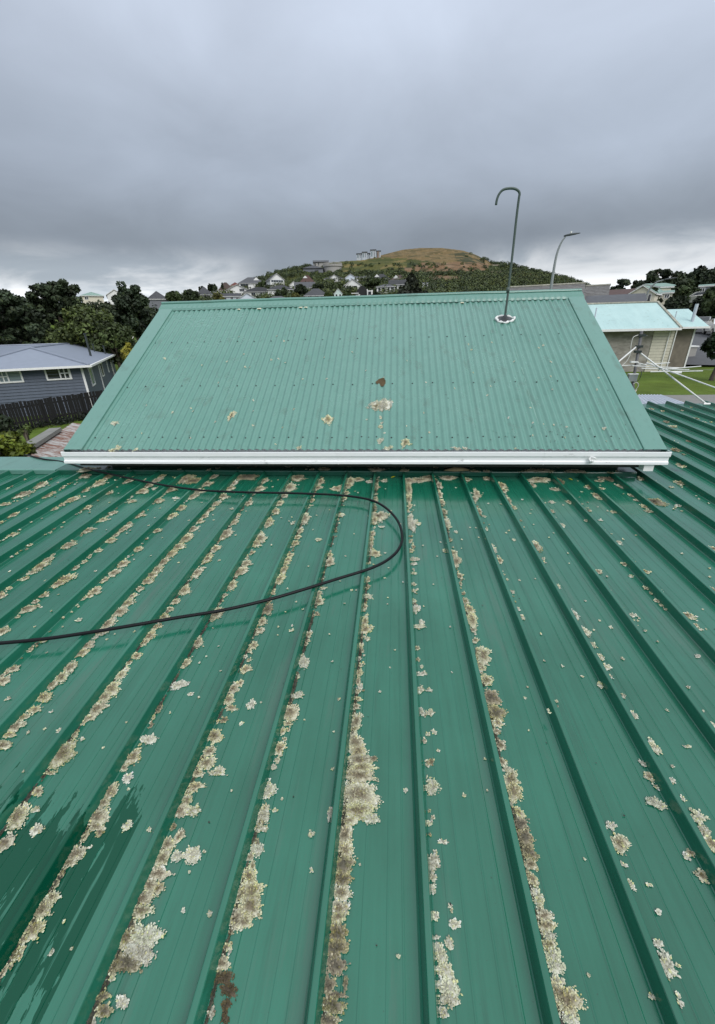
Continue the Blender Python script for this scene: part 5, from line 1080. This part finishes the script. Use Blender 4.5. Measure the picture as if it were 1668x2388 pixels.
# leafless bush
pb = atr(55, 1035, 15.5); pb[2] = float(ground_z(pb[0], pb[1])); b = MB(); rg = random.Random(2)
for k in range(16):
    a = rg.uniform(0, 2*pi); l = rg.uniform(.9, 1.6); q = pb+np.array([cos(a)*.5*l, sin(a)*.5*l, l]); m_ = pb+(q-pb)*.5+np.array([rg.uniform(-.1, .1), rg.uniform(-.1, .1), .1]); b.tube([pb, m_, q], [.02, .013, .005], 5)
    for j in range(4): e_ = m_+np.array([rg.uniform(-.4, .4), rg.uniform(-.4, .4), rg.uniform(.1, .5)]); b.tube([m_, e_], [.008, .003], 4)
o = mesh('bare_bush', np.array(b.V)-pb, b.F, 'bark', None); o.location = pb; tag(o, 'leafless twiggy bush in front of the rusty shed', 'bush')

# ------------------------------------------------------------------ right: neighbour with pale aqua roof
t = MT('aqua_roof'); n = t.noise(1.2, 6, .65, (1, .4, 1)); n2 = t.noise(5, 6, .7, off=(4, 4, 4)); n3 = t.noise(1.6, 3, .5, (3, .3, 1))
c_ = t.mix(t.ramp(n, [(.3, 0.0), (.7, 1.0)]), (.36, .52, .51), (.43, .59, .575)); c_ = t.mix(t.math('MULTIPLY', t.ramp(n2, [(.60, 0.0), (.66, 1.0)]), .5), c_, (.22, .26, .22)); c_ = t.mix(t.math('MULTIPLY', t.ramp(n3, [(.5, 0.0), (.75, 1.0)]), .3), c_, (.30, .43, .43)); t.set(c_, .6, 0, .4)
t = MT('block_wall'); n = t.noise(1.3, 6, .65, (1, 1, 2.2)); n2 = t.noise(.6, 5, .6, off=(2, 5, 1)); br = t.N.new('ShaderNodeTexBrick')
c_ = t.mix(t.ramp(n, [(.40, 0.0), (.62, 1.0)]), (.37, .35, .31), (.22, .205, .18)); c_ = t.mix(t.math('MULTIPLY', t.ramp(n2, [(.5, 0.0), (.7, 1.0)]), .5), c_, (.18, .165, .135)); t.set(c_, .9, 0, .2); t.bump(n, .5, .04)
plain('cream_board', (.58, .55, .45), .65, .08, 4); plain('brown_wall', (.19, .165, .13), .8, .2, 3); plain('lichen_verge', (.34, .33, .27), .9, .45, 5)
EC = atr(1590, 764.5, 38.5); he = np.array([1.0, -.05, 0]); he /= np.linalg.norm(he); hb = np.array([.05, 1.0, 0]); hb /= np.linalg.norm(hb)
GZR = -3.45
root = thing('aqua_roofed_house', (EC[0], EC[1], GZR), 'neighbouring house with flaking pale aqua gable roof and blotchy block wall', 'house')
RH = 1.78; RUN = 4.0; LN = 15.0
def HP(a, b_, z): return EC+he*a+hb*b_+up*z
for s_, nm in ((1, 'front'), (-1, 'back')):
    f = lambda b_: b_ if s_ > 0 else 2*RUN-b_
    P = [HP(-LN, f(0), 0), HP(0, f(0), 0), HP(0, RUN, RH), HP(-LN, RUN, RH)]; B = [p-up*.06 for p in P]
    mesh('roof_plane', P+B, [(0, 1, 2, 3), (7, 6, 5, 4), (0, 4, 5, 1), (1, 5, 6, 2), (3, 7, 4, 0)], 'aqua_roof', root)
b = MB(); b.tube([HP(-LN, RUN, RH+.02), HP(.02, RUN, RH+.02)], .09, 6); b.build('ridge_capping', 'lichen_verge', root)
b = MB(); dr = HP(0, RUN, RH)-HP(0, 0, 0); ll = np.linalg.norm(dr); dr /= ll; nv = np.cross(he, dr); b.obox(HP(-.12, -.05, .0), he, dr, nv, (0, 0, -.14), (.16, ll, .05)); b.build('verge', 'lichen_verge', root)
MB().obox(HP(-LN, -.10, -.02), he, hb, up, (0, -.06, -.12), (LN-.05, .07, .03)).build('gutter', 'trim_white', root)
MB().obox(EC*np.array([1, 1, 0]), he, hb, up, (-LN+.3, .55, GZR-.4), (-.14, 2*RUN-.55, EC[2]-.08)).build('wall', 'block_wall', root)
P = [(HP(-.15, .56, 0)), HP(-.15, 2*RUN-.56, 0), HP(-.15, RUN, RH-.3)]; mesh('gable_wall', P+[p-he*.2 for p in P], [(0, 1, 2), (5, 4, 3), (0, 3, 4, 1), (1, 4, 5, 2), (2, 5, 3, 0)], 'cream_board', root)
nbd = 14
for k in range(nbd):     # pale boarded panel at the right end of the block wall
    z0 = GZR-.05+k*(EC[2]-.1-GZR)/nbd; b = MB(); b.obox(EC*np.array([1, 1, 0]), he, hb, up, (-1.45, .50, z0+.014), (-.08, .549, z0+(EC[2]-.1-GZR)/nbd)); b.build('cladding_board', 'cream_board', root)
b = MB(); q = HP(-.02, .46, -.1); b.tube([q, np.array([q[0], q[1], GZR])], .04, 8); b.build('downpipe', 'trim_white', root)
b = MB(); q = HP(-.45, .44, -.1); b.tube([q, np.array([q[0], q[1], GZR])], .03, 6); b.build('downpipe', 'trim_white', root)
# lower extension at the right
def HX(a, b_, z): return HP(a, b_+1.7, z+.03)
XR2 = 2.75; RH2 = 1.25; RU2 = 3.2
for s_ in (1, -1):
    f = lambda b_: b_ if s_ > 0 else 2*RU2-b_
    P = [HX(.03, f(0), 0), HX(XR2, f(0), 0), HX(XR2, RU2, RH2), HX(.03, RU2, RH2)]; B = [p-up*.06 for p in P]; mesh('extension_roof', P+B, [(0, 1, 2, 3), (7, 6, 5, 4), (0, 4, 5, 1), (1, 5, 6, 2), (3, 7, 4, 0)], 'aqua_roof', root)
MB().obox(HX(.05, -.09, -.02), he, hb, up, (0, -.05, -.10), (XR2-.05, .07, .03)).build('gutter', 'trim_white', root)
MB().obox(EC*np.array([1, 1, 0]), he, hb, up, (-.12, 2.3, GZR-.4), (XR2-.6, 6.6, EC[2]-.08)).build('extension_wall', 'brown_wall', root)
MB().obox(EC*np.array([1, 1, 0]), he, hb, up, (XR2-.62, 2.26, GZR-.4), (XR2-.52, 2.36, EC[2]-.05)).build('corner_board', 'trim_white', root)
for (a, b_, h0, hh, r_) in ((XR2-.75, 2.6, .3, 1.25, .11), (.55, 2.2, .2, .9, .03), (-5.4, 1.2, .5, .95, .05)):
    q = HP(a, b_, h0); b = MB(); b.tube([q-up*.3, q+up*hh], r_, 8); b.build('flue', 'pale_flashing', root)

# houses further back
plain('roof_tile', (.15, .145, .14), .85, .3, 3)
def tiled(u0, u1, vr, vb, r_, label, name='tiled_house'):
    a, c = atr(u0, vr, r_), atr(u1, vr-(u1-u0)*.02, r_); c[2] = a[2]; dr = c-a; ll = np.linalg.norm(dr); dr /= ll; bk = np.cross(up, dr); root = thing(name, (a[0], a[1], -3.0), label, 'house')
    pit = .42; rowl = .38; nrow = 13; rw = link(bpy.data.objects.new('tiled_roof', None), root)
    for k in range(nrow):     # each course of tiles a strip that overlaps the next
        b0, b1 = k*rowl, (k+1)*rowl+.04
        P = [a+dr*x-bk*bb+up*(-pit*bb+dz) for x, bb, dz in ((0, b0, .0), (ll, b0, .0), (ll, b1, .035), (0, b1, .035))]; B = [p-up*.05 for p in P]; mesh('tile_course', P+B, [(0, 3, 2, 1), (4, 5, 6, 7), (0, 1, 5, 4), (1, 2, 6, 5), (2, 3, 7, 6), (3, 0, 4, 7)], 'roof_tile', rw)
    P = [a, c, c+bk*4.9-up*pit*4.9, a+bk*4.9-up*pit*4.9]; mesh('rear_roof', P+[p-up*.06 for p in P], [(0, 1, 2, 3), (7, 6, 5, 4), (0, 4, 5, 1), (1, 5, 6, 2), (2, 6, 7, 3), (3, 7, 4, 0)], 'roof_tile', rw)
    b = MB(); b.tube([a+up*.03-dr*.05, c+up*.03+dr*.05], .12, 6); b.build('ridge_tiles', 'lichen_verge', rw)
    ze = a[2]-pit*4.4-.15; b = MB(); o_ = a.copy(); o_[2] = 0; V = []
    b.obox(o_, dr, bk, up, (.4, -4.3, -4), (ll-.4, 4.3, ze)); b.build('wall', 'wall_cream', root)
    P = [o_+dr*x+bk*y+up*z for x in (.42, ll-.42) for y, z in ((-4.2, ze), (4.2, ze), (0, a[2]-.2))]; mesh('gable_wall', P, [(0, 1, 2), (5, 4, 3)], 'wall_cream', root)
tiled(1188, 1364, 671, 690, 54, 'house with long grey tiled roof and lichened ridge behind the green ridge')
tiled(1367, 1423, 668, 690, 57, 'lower tiled roof with mossy ridge right of the long tiled roof')
house(1345, 1482, 724, 709, 690, 'house with plain grey roof and flue behind the aqua roof', wall='cream', roof='grey', kind='side', name='grey_roofed_house', group=None, dist=48, depth=9, fascia=True, wins=((.8, .9, .3, .8, 1),))
house(1402, 1478, 712, 691, 678, 'white house with long red brown roof left of the cream gable', wall='white', roof='rust', kind='side', name='red_roofed_house', group=None, dist=66, depth=8, wins=((.36, .48, .5, .88, 2), (.1, .2, .4, .85, 1)))
house(1462, 1516, 716, 690, 674, 'cream gabled house with pale green roof behind the curved lamp', wall='cream', roof='green', kind='front', name='cream_house', group=None, dist=64, depth=12, yaw=.2, wins=((.08, .2, .3, .75, 0), (.52, .88, .35, .95, 2)))
house(1510, 1560, 700, 686, 680, 'cream wing with balcony and green roof right of cream gable', wall='cream', roof='green', kind='side', name='cream_house', group=None, dist=67, depth=6, wins=((.25, .6, .05, .8, 3), (.7, .9, .2, .8, 1)))
house(1540, 1578, 690, 672, 661, 'upper cream gable with green roof behind the dark trees at right', wall='cream', roof='green', kind='side', name='cream_house', group=None, dist=74, depth=8, yaw=-.5)
house(1624, 1655, 705, 673, 668, 'house half buried in trees at the right edge with pale roof', wall='grey', roof='green', kind='side', name='hidden_house', group=None, dist=84, depth=7, wins=((.1, .4, .5, .9, 1),))
# windswept pines and the wooded bank
for j, (u0, u1, vt, vb, di, lb, k) in enumerate([
    (1424, 1467, 650, 684, 100, 'small windswept pine, leftmost on right hand skyline', dict(kind='tier', bare=.45, lean=(.05, 0), n=34, clump=.3)),
    (1464, 1497, 652, 684, 100, 'windswept pine second from left on right hand skyline', dict(kind='tier', bare=.45, lean=(.08, 0), n=30, clump=.3)),
    (1484, 1552, 624, 684, 95, 'tall windswept pine leaning right above the cream house', dict(kind='tier', bare=.35, lean=(.12, 0), n=60, clump=.26)),
    (1540, 1600, 634, 690, 96, 'dense dark tree right of the tall windswept pine', dict(n=50)),
    (1590, 1650, 622, 690, 100, 'highest dark tree mass on the right skyline', dict(n=54)),
    (1640, 1720, 618, 690, 98, 'dark tree mass cut by the right edge of picture', dict(n=54)),
    (1566, 1622, 650, 720, 72, 'mid green tree right of the cream house', dict(n=50, colr=(.030, .046, .017))),
    (1612, 1665, 690, 745, 66, 'dark tree overhanging the parked off road car', dict(n=44, colr=(.016, .024, .012))),
    (1645, 1710, 655, 750, 62, 'dark leafy tree at the right edge with yellowish fronds', dict(n=56, colr=(.026, .040, .014))),
    (1545, 1600, 695, 735, 60, 'clipped dark hedge behind the aqua extension', dict(n=36, colr=(.022, .034, .016))),
    (1500, 1540, 664, 690, 66, 'small dark tree in front of the cream balcony', dict(n=20, colr=(.026, .036, .016), kind='tier', bare=.5)),
]):
    tree_px('windswept_pine' if 'windswept' in lb and k.get('kind') == 'tier' else 'bank_tree', u0, u1, vt, vb, di, lb, seed=500+j, group='trees on the right hand bank', **{**dict(per=90, size=.24, colr=(.024, .035, .018)), **k})
tree_px('broadleaf_tree', 1640, 1730, 778, 833, 34, 'dark leaved tree poking in at the right edge over the road', seed=540, colr=(.014, .028, .010), n=30, per=110, size=.13, trunk=.05)
# road, path
plain('asphalt', (.085, .088, .095), .85, .12, 3); plain('concrete_path', (.20, .195, .18), .9, .15, 3)
def strip(name, pts, w_, mat, lift=.03):
    P = catmull([np.array([x, y, 0]) for x, y in pts], 10); V = []
    for i, p in enumerate(P):
        tt = P[min(i+1, len(P)-1)]-P[max(i-1, 0)]; tt /= np.linalg.norm(tt); n_ = np.array([-tt[1], tt[0], 0])
        zl = [float(ground_z(*(p+n_*w_*s_)[:2])) for s_ in (-.5, -.25, 0, .25, .5)]; z = max(zl)+lift
        for s_ in (-.5, .5): V.append(p+n_*w_*s_+up*z)
        for s_ in (-.5, .5): V.append(p+n_*(w_*s_*1.02)+up*(z-.35))
    F = []
    for i in range(len(P)-1): a = 4*i; F += [(a, a+1, a+5, a+4), (a+2, a, a+4, a+6), (a+1, a+3, a+7, a+5)]
    o = mesh(name, V, [f[::-1] for f in F], mat, None); o['kind'] = 'structure'; return o
yy = 20.9
strip('path', [(8.2, 20.7), (14, 20.6), (22, 20.5), (34, 20.3)], 3.2, 'concrete_path', .03)
def rp(u, v, r_): q = atr(u, v, r_); return (q[0], q[1])
strip('road', [rp(1660, 860, 42), rp(1645, 815, 50), rp(1640, 790, 58), rp(1632, 770, 68), rp(1610, 755, 80), rp(1580, 750, 92)], 7.5, 'asphalt', .05)
strip('path', [rp(1600, 842, 41), rp(1668, 846, 41), rp(1760, 850, 42)], .5, 'concrete_path', .02)

# parked cars
for nm, c_ in dict(silver=(.42, .43, .44), white=(.78, .78, .78), olive=(.20, .21, .19)).items(): t = MT('car_'+nm); t.set(c_, .25, .3 if nm == 'silver' else 0, .5, Coat_Weight=.6)
t = MT('tyre'); t.set((.02, .02, .02), .8); t = MT('headlight'); t.set((.7, .72, .75), .15)
t = MT('plate'); t.set((.6, .6, .55), .5)
def car(p, head, colr, label, sc=1.0):
    root = thing('parked_car', tuple(p), label, 'car', 'parked cars'); f = np.array([cos(head), sin(head), 0]); s_ = np.array([-sin(head), cos(head), 0]); o_ = np.asarray(p, float)
    prof = [(-2.1, .35), (-2.15, .75), (-1.95, .95), (-1.5, 1.02), (-1.0, 1.42), (.35, 1.46), (1.05, 1.02), (1.9, .88), (2.12, .65), (2.1, .33)]
    Wd = [.80, .84, .84, .83, .66, .66, .80, .80, .78, .78]; n_ = len(prof)
    V = [o_+(f*x+s_*sd_*w_+up*z)*sc for sd_ in (-1, 1) for (x, z), w_ in zip(prof, Wd)]
    mesh('body', V, [tuple(range(n_)), tuple(range(2*n_-1, n_-1, -1))]+[((j+1) % n_, j, n_+j, n_+(j+1) % n_) for j in range(n_)], 'car_'+colr, root)
    def quad(nm, pts, mat): P = [o_+(f*x+s_*y+up*z)*sc for x, y, z in pts]; c0 = sum(P)/len(P)-(o_+up*.7*sc); mesh(nm, P+[q-c0*.01 for q in P], [(0, 1, 2, 3), (7, 6, 5, 4), (0, 4, 5, 1), (1, 5, 6, 2), (2, 6, 7, 3), (3, 7, 4, 0)], mat, root)
    quad('windscreen', [(1.02, -.70, 1.07), (1.02, .70, 1.07), (.44, .60, 1.44), (.44, -.60, 1.44)], 'pane'); quad('rear_window', [(-1.42, .70, 1.09), (-1.42, -.70, 1.09), (-1.04, -.60, 1.41), (-1.04, .60, 1.41)], 'pane')
    for sd_ in (-1, 1):
        quad('side_window', [(-1.2, sd_*.79, 1.06), (.8, sd_*.79, 1.06), (.25, sd_*.69, 1.40), (-.9, sd_*.69, 1.40)], 'pane')
        quad('headlight', [(2.10, sd_*.76, .62), (2.06, sd_*.5, .62), (1.98, sd_*.5, .80), (1.98, sd_*.76, .78)], 'headlight'); quad('tail_light', [(-2.16, sd_*.8, .70), (-2.16, sd_*.55, .70), (-2.0, sd_*.55, .93), (-2.0, sd_*.8, .93)], 'roof_red')
        for x in (-1.3, 1.3):
            c_ = o_+(f*x+s_*sd_*.74+up*.32)*sc; b = MB(); b.tube([c_-s_*.1*sc, c_+s_*.1*sc], .32*sc, 14); wh = b.build('wheel', 'tyre', root); b = MB(); b.tube([c_+s_*sd_*.1*sc, c_+s_*sd_*.115*sc], .19*sc, 12); b.build('rim', 'car_silver', wh)
    quad('number_plate', [(2.14, -.25, .45), (2.14, .25, .45), (2.14, .25, .57), (2.14, -.25, .57)], 'plate')
    return root
def gpos(u, v, r_): q = atr(u, v, r_); q[2] = float(ground_z(q[0], q[1]))+.05; return q
pc = atr(1630, 774, 60); car(pc, -2.25, 'silver', 'silver car facing us beyond the aqua extension')
pc = atr(1672, 781, 56); car(pc, -1.9, 'white', 'white car cut by the right edge of the picture')
pc = atr(1618, 713, 72); car(pc, 2.9, 'olive', 'grey off road car parked under the dark trees', 1.05)
b = MB(); q = atr(1611, 806, 45); b.box(q+np.array([-.35, -.35, -1.6]), q+np.array([.35, .35, -.1])); o = mesh('pillar', np.array(b.V)-q, b.F, 'wall_concrete', None); o.location = q; tag(o, 'small concrete pillar at the edge of lawn by the road', 'pillar')
o2 = MB().box((-.42, -.42, -.098), (.42, .42, 0)).build('cap', 'trim_white', o); ORG[o.name] = (0, 0, 0)

# street lamps
plain('lamp_steel', (.27, .29, .29), .5, .15, 6, metal=.3)
def lamp(pxs, r_, base_z, label, head, rad):
    P = [atr(u, v, r_) for u, v in pxs]; bs = P[0].copy(); bs[2] = base_z; root = thing('street_lamp', tuple(bs), label, 'street lamp', 'street lamps')
    pts = [bs]+catmull(P, 6); n_ = len(pts); b = MB(); b.tube(pts, [rad*(1.25-.75*k/(n_-1)) for k in range(n_)], 10); b.build('pole', 'lamp_steel', root, smooth=True)
    e = P[-1]; dr = np.array([1.0, -.1, .12]); dr /= np.linalg.norm(dr); sd_ = np.array([.1, 1, 0]); sd_ /= np.linalg.norm(sd_); nu = np.cross(dr, sd_)
    V = []; prof = [(-.15, .04, .05), (0, .09, .09), (head*.3, .16, .11), (head*.7, .15, .08), (head, .04, .03)]
    for x, w_, h_ in prof: V += [e+dr*x+sd_*w_*cos(a)+nu*(h_*max(sin(a), -.35)) for a in np.linspace(0, 2*pi, 11)[:-1]]
    F = [(i*10+j, i*10+(j+1) % 10, (i+1)*10+(j+1) % 10, (i+1)*10+j) for i in range(len(prof)-1) for j in range(10)]+[tuple(range(9, -1, -1)), tuple(40+j for j in range(10))]
    mesh('lamp_head', V, F, 'flue_dark', root, smooth=True)
    q = e+dr*head*.35+nu*.1; b = MB(); b.tube([q, q+nu*.13], .07, 8); b.build('photocell', 'trim_white', root)
lamp([(1283, 690), (1290, 640), (1298, 596), (1308, 568), (1320, 550)], 40, -3.2, 'tall curved street lamp against the clouds right of the hooked pipe', 1.0, .095)
lamp([(1503, 712), (1508, 690), (1517, 672), (1532, 658), (1552, 652)], 60, -2.5, 'curved street lamp in front of the cream house', 1.1, .10)

# ------------------------------------------------------------------ aerial on the back of the roof
plain('aluminium', (.72, .72, .70), .4, .1, 20); plain('mast_grey', (.10, .10, .105), .5, .2, 20); plain('cable_white', (.66, .65, .60), .5, .1, 30)
MY = 7.62
def am(u, v, y=MY): return at(u, v, y)
mb_ = am(1476, 893); foot = np.array([mb_[0], 7.40, zp(7.4)+.01])
aer = thing('tv_aerial', tuple(foot), 'television aerial with grey mast, white stays and rods beside the upper roof', 'aerial')
b = MB(); b.tube([foot, am(1476, 893), am(1497, 772)], .022, 10); b.build('mast', 'mast_grey', aer, smooth=True)
sf = on_pan(1648, 942, -.002)
b = MB(); b.tube([am(1491, 821), sf], .012, 8); b.build('stay', 'aluminium', aer); b = MB(); b.tube([sf-np.array([.05, 0, 0]), sf+np.array([.05, .0, 0])], .018, 8); b.build('stay_foot', 'aluminium', aer)
e_ = am(1484, 809); b = MB(); b.tube([e_, am(1440, 846, 7.2), np.array([2.95, 6.6, zp(6.6)+.01])], .011, 8); b.build('stay', 'aluminium', aer)
for u, v in ((1496, 782), (1490, 808), (1487, 820)): q = am(u, v); b = MB(); b.box(q-np.array([.045, .03, .018]), q+np.array([.055, .03, .018])); b.build('clamp', 'screw_dark', aer)
q = am(1497, 783); b = MB(); b.tube([q, am(1511, 783)], .006, 6); b.build('clamp_bolt', 'screw_dark', aer)
bm0, bm1 = am(1508, 846, 7.7), am(1690, 912, 6.6); b = MB(); b.tube([bm0, bm1], .010, 8); b.build('boom', 'aluminium', aer)
for (u0, v0, u1, v1, y0, y1) in ((1450, 853, 1562, 846, 7.6, 7.75), (1475, 853, 1585, 858, 7.5, 7.7), (1496, 859, 1607, 862, 7.45, 7.6), (1550, 861, 1635, 854, 7.3, 7.6), (1517, 867, 1639, 865, 7.3, 7.4)):
    b = MB(); b.tube([am(u0, v0, y0), am(u1, v1, y1)], .0075, 7); b.build('rod', 'aluminium', aer)
q = am(1478, 844); b = MB(); b.tube([q, am(1507, 851)], .009, 7); b.build('cross_arm', 'aluminium', aer); b = MB(); b.box(q-np.array([.05, .03, .012]), q+np.array([.06, .03, .012])); b.build('clamp', 'pvc_white', aer)
q = am(1577, 868, 7.35); b = MB(); b.box(q-np.array([.07, .03, .014]), q+np.array([.07, .03, .014])); b.build('dipole_box', 'pvc_white', aer)
q = am(1474, 881); b = MB(); b.box(q-np.array([.07, .04, .055]), q+np.array([.07, .02, .055])); b.build('masthead_box', 'lamp_steel', aer); b = MB(); b.box(q+np.array([-.075, -.045, .056]), q+np.array([.075, .025, .07])); b.build('box_lid', 'pvc_white', aer)
b = MB(); b.tube(catmull([am(1489, 781), am(1477, 787), am(1472, 805), am(1470, 825), am(1462, 842), am(1450, 853)], 5), .006, 6); b.build('cable', 'cable_white', aer, smooth=True)
b = MB(); cc_ = am(1480, 902); b.tube([cc_+np.array([.055*cos(a)*(1+.1*sin(3*a)), .03*sin(a/2), .075*sin(a)+.0]) for a in np.linspace(0, 12, 40)]+[cc_+np.array([.03, 0, -.12]), cc_+np.array([.01, 0, -.22])], .006, 6); b.build('cable_coil', 'cable_white', aer, smooth=True)
b = MB(); b.tube(catmull([am(1496, 866, 7.45), am(1495, 876), am(1488, 888), am(1478, 892)], 5), .005, 6); b.build('cable', 'screw_dark', aer, smooth=True)
# bright lean-to roof past the end of the trays
plain('zincalume', (.56, .59, .66), .35, .08, 3, metal=.35)
root = thing('lean_to', (4.3, 8.6, -4.0), 'lean to with bright corrugated iron roof beyond the end of green trays', 'lean-to')
C4 = [at(1440, 945, 7.62), at(1612, 944, 7.62), at(1545, 921, 9.4), at(1440, 920, 9.4)]; nx = 15*8
V = []
for k in range(3):
    f = k/2
    for j in range(nx+1):
        g_ = j/nx; q = (C4[0]*(1-g_)+C4[1]*g_)*(1-f)+(C4[3]*(1-g_)+C4[2]*g_)*f; V.append(q+up*.014*max(-.8, min(.8, 1.5*sin(2*pi*j/8))))
idx = np.arange(3*(nx+1)).reshape(3, nx+1); mesh('lean_to_roof', V, np.stack([idx[:-1, :-1], idx[:-1, 1:], idx[1:, 1:], idx[1:, :-1]], -1).reshape(-1, 4), 'zincalume', root, smooth=True)
for x, y in ((3.3, 8.95), (4.4, 8.95)): b = MB(); b.box((x-.045, y-.045, float(ground_z(x, y))-.2), (x+.045, y+.045, -1.34)); b.build('post', 'weathered_plank', root)
b = MB(); b.box((3.1, 8.9, -1.36), (4.5, 9.0, -1.29)); b.build('beam', 'weathered_plank', root)
# ------------------------------------------------------------------ lift everything to its height above the lawn
for o in list(SC.objects):
    if o.parent is None and o.type != 'LIGHT': o.location.z += CZ
